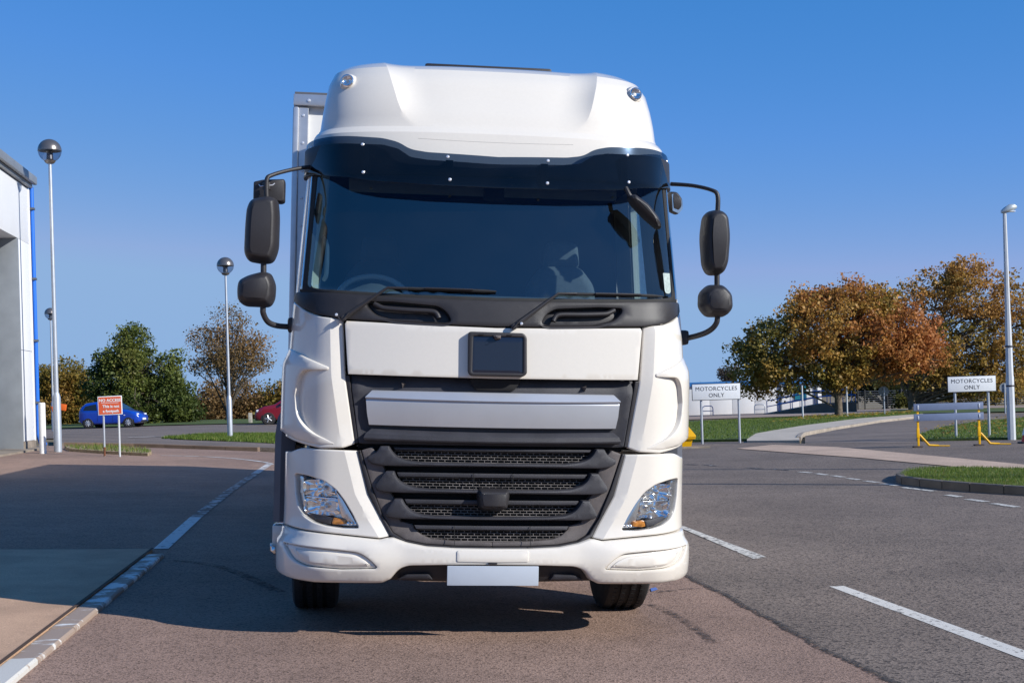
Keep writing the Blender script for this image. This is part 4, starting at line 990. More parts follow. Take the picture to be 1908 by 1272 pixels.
# grass verges
GR1 = px_poly([(1270, 823), (1392, 821), (1408, 810), (1440, 804), (1500, 794), (1600, 781), (1720, 772), (1700, 768), (1500, 777), (1270, 788)])
GR2 = px_poly([(1716, 822), (1715, 811), (1760, 798), (1830, 787), (1950, 776), (1950, 818)])
GR3 = px_poly([(1660, 768), (1720, 770), (1930, 766), (1990, 764), (1990, 758), (1660, 763)])
ISL = [(1677, 896), (1690, 887), (1720, 883), (1800, 882), (2250, 895), (2330, 945), (1850, 918), (1730, 907), (1690, 902)]
drape('grass_verge', GR1, M_GRASSG, .06, 1.0, edge=.1)
drape('grass_verge', GR2, M_GRASSG, .06, .9, edge=.1)
drape('grass_verge', GR3, M_GRASSG, .02, 2)
GISL = [(p.x, p.y) for p in (Vector((q[0], q[1])) for q in px_poly(ISL))]
drape('traffic_island', GISL, M_GRASSG, .11, .5, edge=.12)
kerb_run('island_kerb', GISL[3::-1]+[GISL[8], GISL[7], GISL[6], GISL[5]], .13, .12, mat('dark_kerb', (.15, .125, .10), .85, noise_amt=.35, noise_scale=3), .6, n=4)
kerb_run('road_kerb', px_poly([(1258, 836), (1320, 834), (1380, 833)]), .14, .05, M_KERB, .9)
# left: far kerb, pavement, grass strip, car park
LK = px_poly([(120, 830), (250, 832), (400, 837), (530, 841)])
drape('pavement', px_poly([(100, 829), (250, 830), (400, 835), (540, 839), (540, 830), (420, 826), (310, 822), (100, 820)]), M_FARROAD, .06, 1.2, edge=.1)
kerb_run('pavement_kerb', LK, .14, .09, mat('brown_kerb', (.20, .135, .095), .85, noise_amt=.4, noise_scale=2), .9)
LG = px_poly([(300, 820), (360, 823), (450, 827), (545, 832), (545, 812), (440, 812), (380, 813)])
drape('grass_verge', LG, M_GRASSG, .07, .8)
drape('car_park', [(-60, 44), (-20, 40), (-2, 42), (-2, 82), (-60, 84)], M_FARROAD, -.012, 2)
drape('road_marking', ribbon(px_poly([(240, 815), (330, 812), (400, 810), (540, 808)]), .14, 3), worn_paint('car_park_paint', (.2, .17, .16), .45, scale=2, col=(.6, .55, .5)), .01, 1)
drape('grass_verge', [(-60, 80.5), (-40, 79), (-2, 78), (9, 78), (9, 96), (-60, 96)], M_GRASSG, .04, 3)
drape('grass_verge', [(-1.8, 41.2), (4.2, 40), (8, 60), (8, 77.5), (-1.8, 77.5)], M_GRASSG, .02, 2)
# little kerbed bed under the red sign
BED = px_poly([(120, 836), (196, 835), (270, 842), (283, 846), (275, 850), (200, 846), (130, 841)])
drape('gravel_bed', BED, mat('gravel', (.36, .27, .16), .9, noise_amt=.5, noise_scale=9, fine=.4, fine_scale=40, bump=.6, bump_scale=30), .07, .3, edge=.1)

# blades of grass on the verges: too many to count, one object each
def grass(name, poly, n, h, w, lift, seed, label, yellow=.25):
    r = np.random.default_rng(seed); P = np.array(poly); lo, hi = P.min(0), P.max(0)
    X = r.uniform(lo[0], hi[0], n*4); Y = r.uniform(lo[1], hi[1], n*4); k = inpoly(poly, X, Y); X, Y = X[k][:n], Y[k][:n]; N = len(X)
    Z = np.array([gz(x, y) for x, y in zip(X, Y)])+lift; a = r.uniform(0, 2*np.pi, N); hh = h*r.uniform(.5, 1.3, N); ww = w*r.uniform(.6, 1.3, N)
    lx, ly = r.normal(0, .35, N)*hh, r.normal(0, .35, N)*hh
    V = np.zeros((N, 3, 3)); V[:, 0] = np.c_[X-np.cos(a)*ww/2, Y-np.sin(a)*ww/2, Z-.01]; V[:, 1] = np.c_[X+np.cos(a)*ww/2, Y+np.sin(a)*ww/2, Z-.01]; V[:, 2] = np.c_[X+lx, Y+ly, Z+hh]
    t = r.uniform(0, 1, N)[:, None]; c = np.array([.085, .155, .02])*(1-t)+np.array([.15, .19, .03])*t
    yl = r.uniform(0, 1, N) < yellow*.3; c[yl] = (.26, .22, .07)
    o = leaf_mesh(name, V.reshape(-1, 3), 3, c, M_LEAF, None); tag(o, label, 'grass', kind='stuff'); return o
def leaf_mesh(name, V, k, cols, m, parent):
    N = len(V)//k; me = bpy.data.meshes.new(name); me.vertices.add(len(V)); me.vertices.foreach_set('co', np.ascontiguousarray(V, dtype=np.float32).ravel())
    me.loops.add(len(V)); me.loops.foreach_set('vertex_index', np.arange(len(V), dtype=np.int32))
    me.polygons.add(N); me.polygons.foreach_set('loop_start', np.arange(0, len(V), k, dtype=np.int32))
    me.update(calc_edges=True)
    at_ = me.color_attributes.new('leaf_colour', 'FLOAT_COLOR', 'POINT')
    C = np.ones((len(V), 4), np.float32); C[:, :3] = np.repeat(cols, k, 0); at_.data.foreach_set('color', C.ravel())
    o = bpy.data.objects.new(name, me); COL.objects.link(o); me.materials.append(m)
    if parent: o.parent = parent
    return o
M_LEAF = bpy.data.materials.new('leaf'); M_LEAF.use_nodes = True
nt = M_LEAF.node_tree; b_ = nt.nodes['Principled BSDF']; b_.inputs['Roughness'].default_value = .55; b_.inputs['Specular IOR Level'].default_value = .3
at_n = nt.nodes.new('ShaderNodeAttribute'); at_n.attribute_name = 'leaf_colour'; nt.links.new(at_n.outputs['Color'], b_.inputs['Base Color'])
tr = nt.nodes.new('ShaderNodeBsdfTranslucent'); nt.links.new(at_n.outputs['Color'], tr.inputs[0]); ms = nt.nodes.new('ShaderNodeMixShader'); ms.inputs[0].default_value = .4
nt.links.new(b_.outputs[0], ms.inputs[1]); nt.links.new(tr.outputs[0], ms.inputs[2]); nt.links.new(ms.outputs[0], nt.nodes['Material Output'].inputs[0])
grass('lawn_grass', GISL, 26000, .05, .012, .10, 1, 'short green grass on the kerbed traffic island')
grass('lawn_grass', GR1, 26000, .07, .03, .05, 2, 'green grass beside the pale curved footpath', .1)
grass('lawn_grass', GR2, 12000, .07, .03, .05, 3, 'green grass round the right motorcycles sign', .35)
grass('lawn_grass', LG, 12000, .09, .035, .06, 4, 'strip of grass under the slim globe lamp', .1)
grass('lawn_grass', BED, 900, .10, .02, .06, 5, 'tufts of grass in the bed under the red sign', .6)
# fallen leaves on the verges
def litter(name, poly, n, lift, seed, label, size=.09):
    r = np.random.default_rng(seed); P = np.array(poly); lo, hi = P.min(0), P.max(0)
    X = r.uniform(lo[0], hi[0], n*6); Y = r.uniform(lo[1], hi[1], n*6); k = inpoly(poly, X, Y); X, Y = X[k][:n], Y[k][:n]; N = len(X)
    Z = np.array([gz(x, y) for x, y in zip(X, Y)])+lift; V = np.zeros((N, 4, 3)); a = r.uniform(0, 6.3, N)
    for i in range(4):
        V[:, i] = np.c_[X+size*np.cos(a+i*1.57)*(.6 if i % 2 else 1), Y+size*np.sin(a+i*1.57)*(.6 if i % 2 else 1), Z+r.uniform(0, .05, N)]
    c = np.array([(.45, .30, .04), (.30, .14, .03), (.5, .38, .08)])[r.integers(0, 3, N)]
    o = leaf_mesh(name, V.reshape(-1, 3), 4, c, M_LEAF, None); tag(o, label, 'leaves', kind='stuff')
litter('fallen_leaves', px_poly([(1430, 794), (1700, 774), (1700, 769), (1500, 778)]), 420, .15, 6, 'yellow fallen leaves on the grass under the big maple')
litter('fallen_leaves', GR2, 260, .15, 7, 'yellow fallen leaves on the grass by the right lamp post', .06)
# ------------------------------------------------------------------ trees
M_BARK = mat('bark', (.16, .125, .09), .9, noise_amt=.5, noise_scale=6, bump=.6, bump_scale=14)
def tree(name, base_px, D, lobes, palette, n_cl, n_leaf, leaf, label, trunk_r, seed, fork=.3, group=None, sigma=.35, depth=.8, limbs=40, shell=.5, trunk_to=None, base=None):
    """lobes: (px, py, rx, ry, tint) ellipses of the crown as seen in the photo, at distance D"""
    r = np.random.default_rng(seed); rr = random.Random(seed)
    if base is None:
        base = at(base_px[0], base_px[1], D); base.z = gz(base.x, base.y)
    root = empty(name, base, 0, label, 'tree', group)
    S = D/F_PX
    L = []
    for px, py, rx, ry, ti in lobes:
        c = at(px, py, D)-base; L.append((np.array(c), np.array((rx*S, rx*S*depth, ry*S)), ti))
    vol = np.array([l[1].prod() for l in L])**.8; vol /= vol.sum()
    idx = r.choice(len(L), n_cl, p=vol); u = r.normal(size=(n_cl, 3)); u /= np.linalg.norm(u, axis=1)[:, None]
    rad = (shell**3+(1-shell**3)*r.uniform(0, 1, n_cl))**(1/3)
    cen = np.array([L[i][0] for i in idx])+u*rad[:, None]*np.array([L[i][1] for i in idx])
    # uneven outline: push clusters in and out with noise
    for k in range(n_cl):
        q = noise.noise(Vector(cen[k])*.55+Vector((seed*3.1, 0, 0)))
        cen[k] += u[k]*q*.9*min(L[idx[k]][1])*.55
    keep = np.array([noise.noise(Vector(c)*.8+Vector((0, seed*1.7, 5))) > -.32 for c in cen]); cen, idx = cen[keep], idx[keep]; n_cl = len(cen)
    cen[:, 2] = np.maximum(cen[:, 2], .25)
    # leaves
    N = n_cl*n_leaf; ci = np.repeat(np.arange(n_cl), n_leaf)
    sg = sigma*r.uniform(.6, 1.25, n_cl)
    pos = cen[ci]+np.clip(r.normal(size=(N, 3)), -1.5, 1.5)*sg[ci][:, None]*np.array((1, 1, .75))
    nn = r.normal(size=(N, 3))+np.array((0, -.2, .6)); nn /= np.linalg.norm(nn, axis=1)[:, None]
    t = np.cross(nn, r.normal(size=(N, 3))); t /= np.linalg.norm(t, axis=1)[:, None]; b = np.cross(nn, t)
    sz = leaf*np.exp(r.normal(0, .38, N)).clip(.4, 2.0)
    V = np.zeros((N, 4, 3)); V[:, 0] = pos-t*sz[:, None]*.5; V[:, 2] = pos+t*sz[:, None]*.5
    V[:, 1] = pos+b*sz[:, None]*.36+nn*sz[:, None]*.12; V[:, 3] = pos-b*sz[:, None]*.36+nn*sz[:, None]*.12
    pal = np.array(palette); m = len(pal)-1
    tint = np.array([L[i][2] for i in idx]); nzv = np.array([noise.noise(Vector(c)*.45+Vector((9, seed, 2))) for c in cen])
    f = np.clip(tint+nzv*.55+r.normal(0, .10, n_cl), 0, 1)[ci]*m; f = np.clip(f+r.normal(0, .25, N), 0, m-1e-4); i0 = f.astype(int); w = (f-i0)[:, None]
    col = (pal[i0]*(1-w)+pal[i0+1]*w)*r.uniform(.7, 1.25, N)[:, None]
    leaf_mesh('crown', V.reshape(-1, 3), 4, col, M_LEAF, root)
    # trunk and limbs
    top = np.mean([l[0] for l in L], axis=0); tz = (trunk_to or .75)*max(l[0][2]+l[1][2]*.4 for l in L)
    bm = bmesh.new()
    tp = [Vector((0, 0, -.15)), Vector((0, 0, .25)), Vector((rr.uniform(-.1, .1), 0, tz*fork)), Vector((top[0]*.35, top[1]*.35, tz*.65)), Vector((top[0]*.7, top[1]*.6, tz))]
    TP = spline(tp, 6); n = len(TP)
    add_tube(bm, TP, [trunk_r*(1.35 if i < 3 else 1)*(1-.8*i/n) for i in range(n)], 10)
    for k in range(limbs):
        e = Vector(cen[rr.randrange(n_cl)]); j = int(n*(fork*.9+rr.random()*(.95-fork*.9))); j = min(n-2, max(4, j)); s = TP[j]
        if e.z < s.z*.6: s = TP[max(4, int(n*fork*.8))]
        mid = s+(e-s)*.5+Vector((rr.uniform(-.3, .3), rr.uniform(-.3, .3), rr.uniform(.0, .35)*(e-s).length*.35))
        q = spline([s, mid, e], 5); r0 = trunk_r*.34*(1-.6*j/n)*rr.uniform(.6, 1.1)
        add_tube(bm, q, [r0*(1-.85*i/len(q))+.008 for i in range(len(q))], 5, False)
        for _ in range(3):
            a = q[rr.randrange(4, len(q))]; d = Vector(cen[rr.randrange(n_cl)])-a
            if d.length > 2.2: d *= 2.2/d.length*rr.random()
            add_tube(bm, [a, a+d*.5+Vector((0, 0, .1)), a+d], [r0*.3+.006, r0*.2+.005, .006], 4, False)
    bm_obj('trunk', bm, M_BARK, root, 60)
    return root
P_MAPLE = [(.25, .21, .05), (.36, .24, .05), (.45, .25, .06), (.46, .21, .06), (.45, .18, .06)]
P_BROWN = [(.22, .18, .04), (.33, .21, .045), (.42, .23, .06), (.45, .24, .07)]
P_GREEN = [(.06, .085, .02), (.11, .14, .03), (.17, .19, .04), (.22, .21, .06)]
P_OLIVE = [(.10, .10, .022), (.165, .145, .028), (.25, .17, .032), (.28, .15, .035)]
P_RUST = [(.17, .12, .05), (.26, .16, .065), (.34, .20, .09)]
P_DARK = [(.035, .045, .016), (.055, .065, .02), (.09, .09, .028)]
# right
tree('maple_tree', (1563, 782), 75, [(1550, 610, 115, 82, .55), (1440, 655, 82, 58, .32), (1405, 690, 50, 42, .2), (1660, 622, 98, 72, .95), (1700, 640, 62, 52, 1.0), (1600, 560, 75, 40, .5), (1520, 560, 45, 36, .45), (1560, 690, 75, 34, .3), (1460, 715, 60, 28, .25), (1660, 680, 60, 28, .75), (1380, 650, 30, 30, .15)],
     P_MAPLE, 1250, 52, .145, 'broad autumn maple with bare trunk and orange and olive leaves', .28, 11, fork=.38, sigma=.30, limbs=110, shell=.35, trunk_to=.7)
tree('tall_tree', (1700, 766), 98, [(1820, 545, 85, 62, .75), (1880, 580, 40, 45, .6), (1735, 545, 62, 36, .5), (1775, 650, 95, 60, .35), (1870, 655, 65, 65, .35), (1700, 690, 80, 40, .2), (1640, 570, 60, 34, .6), (1830, 720, 90, 30, .2), (1925, 620, 40, 50, .4), (1800, 505, 50, 25, .8), (1860, 690, 60, 40, .25)],
     P_BROWN, 1000, 48, .17, 'tall thinning tree with brown leaves behind the right motorcycles sign', .35, 12, fork=.3, sigma=.36, limbs=110, shell=.4)
tree('dark_tree', (1650, 755), 125, [(1640, 705, 60, 42, .3), (1690, 720, 60, 32, .1), (1740, 700, 50, 50, .5), (1600, 715, 40, 30, .6)], P_DARK, 320, 28, .28, 'dark evergreen mass low behind the maple trunk', .3, 13, fork=.1, sigma=.5, limbs=20)
tree('far_tree', (1850, 755), 135, [(1850, 730, 60, 22, .7), (1905, 715, 40, 40, .8), (1760, 745, 40, 14, .9)], P_OLIVE, 240, 26, .26, 'low olive bush behind the right lamp post', .2, 14, fork=.1, sigma=.5, limbs=16)
tree('field_bush', (1685, 765), 120, [(1685, 748, 16, 12, .2)], P_OLIVE, 60, 30, .2, 'small round green bush in the dry field', .08, 15, fork=.1, sigma=.3, limbs=8)
tree('bare_tree', (1368, 712), 210, [(1362, 693, 20, 11, .6), (1350, 700, 12, 9, .6)], [(.12, .095, .08), (.15, .12, .10), (.17, .14, .11)], 90, 20, .25, 'small grey bare tree far beyond the white building', .2, 16, fork=.2, sigma=.5, limbs=40)
# left
tree('dark_green_tree', (262, 795), 88, [(248, 640, 34, 36, .5), (240, 675, 56, 40, .4), (225, 715, 62, 42, .25), (300, 705, 48, 44, .5), (270, 750, 95, 45, .3), (335, 745, 42, 45, .2), (205, 675, 26, 24, .1), (190, 690, 22, 16, .15), (320, 665, 24, 20, .5), (245, 618, 16, 16, .5)],
     P_GREEN, 950, 52, .14, 'dense dark green tree behind the blue hatchback', .25, 21, fork=.15, sigma=.27, limbs=60, shell=.45)
tree('sparse_tree', (425, 795), 92, [(425, 598, 36, 28, .5), (425, 640, 66, 30, .3), (390, 625, 38, 22, .6), (470, 640, 36, 22, .5), (430, 680, 76, 24, .4), (385, 680, 36, 18, .3), (480, 668, 32, 14, .4)],
     P_RUST, 420, 26, .12, 'half bare brown tree behind the slim globe lamp', .2, 22, fork=.3, sigma=.42, limbs=90, shell=.3)
tree('olive_tree', (112, 795), 96, [(118, 705, 46, 30, .5), (105, 745, 62, 48, .6), (150, 740, 36, 46, .35), (75, 720, 30, 36, .6)], P_OLIVE, 520, 46, .15, 'yellowing olive tree behind the tall globe lamp', .22, 23, fork=.2, sigma=.38, limbs=40)
for i, (px, py, rx, ry, pal, lab) in enumerate(((400, 755, 34, 40, P_RUST, 'rusty hedge bush between the dark green and the half bare tree'), (465, 755, 40, 44, P_RUST, 'brown hedge bush right of the half bare tree'), (515, 750, 34, 46, P_OLIVE, 'brown and green hedge bush above the red car bonnet'), (345, 765, 40, 32, P_GREEN, 'low dark green bush at the foot of the dark green tree'), (160, 770, 60, 28, P_OLIVE, 'low yellowish hedge behind the back of the blue car'), (560, 750, 50, 45, P_OLIVE, 'brown hedge bush hidden behind the lorry cab'))):
    tree('hedge_bush', (px, 795), 100, [(px, py, rx, ry, .5), (px-rx*.5, py+ry*.3, rx*.6, ry*.6, .3), (px+rx*.5, py+ry*.2, rx*.6, ry*.7, .7)], pal, 240, 36, .15, lab, .08, 30+i, fork=.1, group='hedge behind the car park', sigma=.42, limbs=24)
for i in range(7):
    px = 630+i*95
    tree('hedge_bush', (px, 790-i*4), 104+3*(i % 3), [(px, 752-i*4, 46, 34+6*(i % 2), .5), (px-26, 764-i*4, 30, 22, .3), (px+28, 760-i*4, 30, 26, .7)], (P_RUST, P_OLIVE, P_GREEN)[i % 3], 170, 30, .16, 'hedge bush wholly hidden behind the lorry', .08, 50+i, fork=.1, group='hedge hidden behind the lorry', sigma=.42, limbs=16)
# far wooded skyline on the right: one mass
r9 = np.random.default_rng(5); n9 = 9000
X9 = r9.uniform(-190, 230, n9); Y9 = r9.uniform(330, 360, n9); H9 = np.array([3.2+1.6*noise.noise(Vector((x*.06, 3, 0)))+1.0*noise.noise(Vector((x*.25, 7, 0))) for x in X9])
Z9 = -1.7+H9*r9.uniform(0, 1, n9)**.6; c9 = np.c_[X9, Y9, Z9]; d9 = r9.normal(size=(n9, 4, 3))*.75
t9 = r9.uniform(0, 1, (n9, 1)); tag(leaf_mesh('far_wood', (c9[:, None]+d9).reshape(-1, 3), 4, np.array([.09, .075, .05])*(1-t9)+np.array([.07, .085, .05])*t9, M_LEAF, None), 'far wooded skyline beyond the white building', 'wood', kind='stuff')
# ------------------------------------------------------------------ things along the yard and road
M_GALV = mat('galvanised_steel', (.44, .47, .52), .45, metal=.5, noise_amt=.12, noise_scale=6)
M_POST = mat('painted_post', (.50, .52, .54), .5, noise_amt=.1)
M_CLAD = mat('white_cladding', (.70, .70, .70), .5, noise_amt=.06, noise_scale=1)
M_BLUE = mat('blue_pipe', (.015, .13, .55), .4)
M_BLUER = mat('blue_rail', (.03, .16, .42), .45)
M_GREYD = mat('grey_roller_door', (.33, .36, .41), .5, noise_amt=.08)
M_FASC = mat('grey_fascia', (.27, .29, .31), .45, metal=.3, noise_amt=.2, noise_scale=2)
M_DOME = mat('lamp_dome', (.20, .18, .17), .3, metal=.7)
M_GLOBE = glass_mat('lamp_globe', (.62, .66, .72), 1.5)
M_YEL = mat('yellow_paint', (.80, .42, .0), .45, noise_amt=.1)
M_SIGNW = mat('sign_white', (.72, .74, .76), .4, noise_amt=.04)
M_SIGNB = mat('sign_black', (.012, .012, .016), .5)
M_RED = mat('sign_red', (.62, .10, .035), .5, noise_amt=.08)
def up_at(base, px, py):
    p = at(px, py, base.y); return p.z-base.z
def text_part(name, txt, size, m, parent, loc, rot, offset=.0, depth=.002, spacing=1.0):
    cu = bpy.data.curves.new(name, 'FONT'); cu.body = txt; cu.size = size; cu.align_x = 'CENTER'; cu.align_y = 'CENTER'; cu.offset = offset; cu.extrude = depth; cu.space_character = spacing; cu.resolution_u = 3
    to = bpy.data.objects.new('tmp_text', cu); COL.objects.link(to)
    me = bpy.data.meshes.new_from_object(to.evaluated_get(bpy.context.evaluated_depsgraph_get())); bpy.data.objects.remove(to); bpy.data.curves.remove(cu)
    me.name = name; me.transform(Matrix.Translation(loc) @ rot.to_4x4())
    me.materials.clear()
    return link(name, me, m, parent, None)
FACE = Matrix.Rotation(math.pi/2, 3, 'X')      # text plane facing -y
# ---- globe lamps
def globe_lamp(px, py, top, D, r, pole, label, group='globe lamps'):
    b = at(px, py, D); b.z = gz(b.x, b.y); H = at(*top, D).z-b.z
    o = empty('globe_lamp', b, 0, label, 'lamp post', group)
    lathe('base_sleeve', [(pole*1.75, -.1), (pole*1.75, 1.25), (pole*1.45, 1.32), (pole, 1.38)], M_GALV, o, None, 16)
    lathe('pole', [(pole, 1.3), (pole*.72, H-r*1.05)], M_GALV, o, None, 14)
    lathe('lamp_collar', [(r*.30, H-r*1.12), (r*.42, H-r*1.02), (r*.5, H-r*.86)], M_DOME, o, None, 20)
    lathe('globe', [(r*math.sin(a), H-r*math.cos(a)) for a in np.linspace(.5, math.pi/2, 10)], M_GLOBE, o, None, 32, 60)
    lathe('dome_cap', [(r*1.01*math.sin(a), H-r*1.01*math.cos(a)) for a in np.linspace(math.pi/2-.02, math.pi, 12)], M_DOME, o, None, 32, 60)
    lathe('lamp_unit', [(.0, H-r*.75), (r*.3, H-r*.75), (r*.26, H-r*.2), (r*.42, H-r*.1), (0, H)], M_DOME, o, None, 16)
    return o
globe_lamp(108, 832, (93, 281), 31, .265, .052, 'tall grey globe lamp post at the corner of the white building')
globe_lamp(429, 815, (418, 495), 42, .265, .048, 'slim globe lamp post on the grass strip beside the lorry mirror')
globe_lamp(100, 800, (97, 584), 62, .265, .048, 'distant globe lamp half hidden behind the tall lamp post')
# ---- white bollard
b = at(80, 836, 30.0); b.z = gz(b.x, b.y); H = up_at(b, 76, 750)
o = empty('bollard', b, 0, 'round white bollard in front of the blue downpipe', 'bollard')
lathe('post', [(.075, -.1), (.075, H-.02), (.06, H), (0, H)], mat('bollard_white', (.75, .74, .72), .5, noise_amt=.1), o, None, 24)
# ---- white building on the left
c0 = at(66, 829, 32.5); c0.z = gz(c0.x, c0.y)
bd = Vector((.1425, -.99, 0)).normalized(); bn = Vector((.99, .1425, 0))      # along the front towards the viewer, and out of the wall
o = empty('white_building', c0, math.atan2(bd.y, bd.x), 'white clad building with grey roller door and roof edge at the left', 'building')
# local x runs along the front, local y out of the wall is -y here; front face at y = 0, yard side is +y
ys_ = 1 if (Matrix.Rotation(o.rotation_euler.z, 3, 'Z') @ Vector((0, 1, 0))).dot(bn) > 0 else -1
EH = up_at(c0, 57, 352); LH = 4.95; PW = 1.35
def lb(name, x0, x1, y0, y1, z0, z1, m, bev=0, parent=None):
    y0, y1 = ys_*y0, ys_*y1
    return box(name, ((x0+x1)/2, (y0+y1)/2, (z0+z1)/2), (abs(x1-x0), abs(y1-y0), abs(z1-z0)), m, parent or o, bev)
lb('corner_pier', 0, PW, -.6, 0, .22, LH, M_CLAD, .01)
lb('pier_base', -.01, PW+.01, -.6, .02, -.3, .215, M_KERB, .01)
lb('lintel_panel', 0, 12, -.9, 0.0, LH+.004, EH, M_CLAD, .01)
lb('end_wall', 0, .2, -14, -.602, -.3, EH, M_CLAD)
dw = lb('roller_door', PW+.003, 7.2, -.72, -.62, -.05, LH+.02, M_GREYD)
for k in range(24): lb('door_slat', PW+.005, 7.2, -.62, -.605, .02+k*.205, .02+k*.205+.19, M_GREYD, .004, dw)
lb('far_pier', 7.21, 12, -.6, 0, -.3, LH, M_CLAD)
for k, z in enumerate((2.35,)): lb('panel_joint', .002, PW-.002, -.003, .004, z, z+.012, M_FASC)
lb('corner_trim', -.03, .06, -.06, .02, .2, EH-.02, M_CLAD, .006)
lb('door_frame', PW-.03, PW+.03, -.55, .012, 0, LH, M_FASC, .004)
rf = lb('roof_edge', -.06, 12.3, -1.0, .09, EH+.02, EH+.34, M_FASC, .03)
lb('gutter', -.08, 12.3, .095, .20, EH+.10, EH+.30, M_FASC, .03, rf)
lb('roof', -.06, 12.3, -14, -1.003, EH+.02, EH+.30, M_FASC)
dp = tube('downpipe', [Vector((-.10, ys_*.05, EH+.05)), Vector((-.10, ys_*.05, .35)), Vector((-.14, ys_*.10, .14)), Vector((-.34, ys_*.16, .10))], .055, M_BLUE, o, 14)
for z in (1.1, 2.6, 4.1, EH-.5): lb('pipe_clip', -.165, 0.0, -.01, .115, z, z+.05, mat('clip_grey', (.08, .09, .1), .5), 0, dp)
drape('kerb_apron', px_poly([(-60, 850), (64, 832), (86, 838), (66, 840), (-60, 862)]), M_KERB, .05, .5, edge=.08)
# ---- red notice
b = at(210, 838, 29.2); b.z = gz(b.x, b.y)
o = empty('red_notice', b, 0, 'red notice on two thin posts reading NO ACCESS, this is not a footpath', 'sign')
S = 29.2/F_PX; W_, H_ = 45*S, 35*S; zc = up_at(b, 208, 755); rz = Matrix.Rotation(-.02, 3, 'Y')
box('board', (-.03, 0, zc), (W_, .02, H_), M_SIGNW, o, .004, rz); box('red_face', (-.03, -.0115, zc), (W_*.93, .004, H_*.91), M_RED, o, 0, rz)
for x in (-.165, .165): lathe('post', [(.022, -.1), (.022, zc-H_*.3)], M_POST if x > 0 else M_GALV, o, Matrix.Translation((x-.02, .025, 0)), 12)
lathe('rust_patch', [(.0235, .02), (.0235, .22)], mat('rust', (.16, .06, .03), .9, noise_amt=.5, noise_scale=30), o, Matrix.Translation((-.185, .025, 0)), 12)
text_part('lettering', 'NO ACCESS', .088, M_SIGNW, o, (-.03, -.0145, zc+H_*.27), FACE, .0022)
box('underline', (-.03, -.0145, zc+H_*.14), (W_*.72, .002, .008), M_SIGNW, o)
for k, t in enumerate(('This is not', 'a footpath')): text_part('lettering', t, .085, M_SIGNW, o, (-.01, -.0145, zc-H_*(.05+.25*k)), FACE, .0022)
# ---- orange marker behind the tall lamp
b = at(112, 802, 40); b.z = gz(b.x, b.y); o = empty('orange_marker', b, 0, 'small orange plastic marker showing behind the tall lamp post', 'marker')
hz = up_at(b, 108, 760); m_ = mat('orange_plastic', (.75, .14, .02), .5)
for x, s_ in ((-.17, .12), (.10, .22)): box('flap', (x, 0, hz+x*.2), (s_, .05, .2), m_, o, .03, Matrix.Rotation(x*1.5, 3, 'Y'))
lathe('stake', [(.02, -.05), (.02, hz)], M_GALV, o, None, 8)
# ---- motorcycle signs
def moto_sign(pl, pr, board, D, label):
    c = at((pl[0]+pr[0])/2, (pl[1]+pr[1])/2, D); c.z = gz(c.x, c.y)
    o = empty('motorcycles_sign', c, 0, label, 'sign', 'motorcycles only signs'); S = D/F_PX
    x0, y0, x1, y1 = board; W_, H_ = (x1-x0)*S, (y1-y0)*S; p = at((x0+x1)/2, (y0+y1)/2, D)-c
    box('board_edge', (p.x, .004, p.z), (W_+.03, .022, H_+.03), M_SIGNB, o, .008); box('board', (p.x, -.0105, p.z), (W_, .008, H_), M_SIGNW, o, .003)
    hw = (pr[0]-pl[0])*S/2
    for s in (-1, 1): lathe('post', [(.033, -.1), (.033, p.z)], M_GALV, o, Matrix.Translation((s*hw, .055, 0)), 14)
    text_part('lettering', 'MOTORCYCLES', .158*W_/1.33, M_SIGNB, o, (p.x, -.016, p.z+H_*.19), FACE, 0, .001, 1.06)
    text_part('lettering', 'ONLY', .158*W_/1.33, M_SIGNB, o, (p.x, -.016, p.z-H_*.23), FACE, 0, .001, 1.06)
moto_sign((1309, 818), (1379, 818), (1290, 715, 1379, 744), 37.0, 'motorcycles only sign on the grass beside the lorry')
moto_sign((1783, 815), (1845, 812), (1766, 701, 1855, 729), 35.0, 'motorcycles only sign behind the yellow barrier')
# ---- yellow barrier
D = 31.5; S = D/F_PX; c = at(1765, 830, D); c.z = gz(c.x, c.y)
o = empty('road_barrier', c, 0, 'yellow trestle barrier with two grey boards across the side road', 'barrier')
xl, xr = (1710-1765)*S, (1827-1765)*S; dz = -.10
H1, H2 = up_at(c, 1765, 757), up_at(c, 1765, 776)
for h in (H1, H2): box('board', ((xl+xr)/2+.0, -.035, h), (xr-xl+.16, .03, 13*S), mat('grey_board', (.15, .19, .30), .5, noise_amt=.1), o, .005, Matrix.Rotation(-.0, 3, 'Y'))
for x in (xl+.02, xr-.02):
    box('upright', (x, 0, (H1+.06)/2), (.05, .035, H1+.06), M_YEL, o, .006)
    box('brace_sleeve', (x-.005, -.004, H1*.36), (.065, .05, .22), M_YEL, o, .006)
    tube('brace', [(x+.03, 0, .30), (x+.24, -.02, .05), (x+.46, -.04, .035)], [.028, .028, .022], M_YEL, o, 8)
    tube('front_skid', [(x+.22, -.02, .04), (x+.70, -.10, .025)], .016, M_YEL, o, 6)
    box('foot', (x-.02, 0, .02), (.22, .12, .04), mat('dark_foot', (.06, .045, .04), .8), o, .01)
    box('board_bolt', (x, -.055, H1), (.03, .012, .10), M_BOLT, o, .003); box('board_bolt', (x, -.055, H2), (.03, .012, .08), M_BOLT, o, .003)
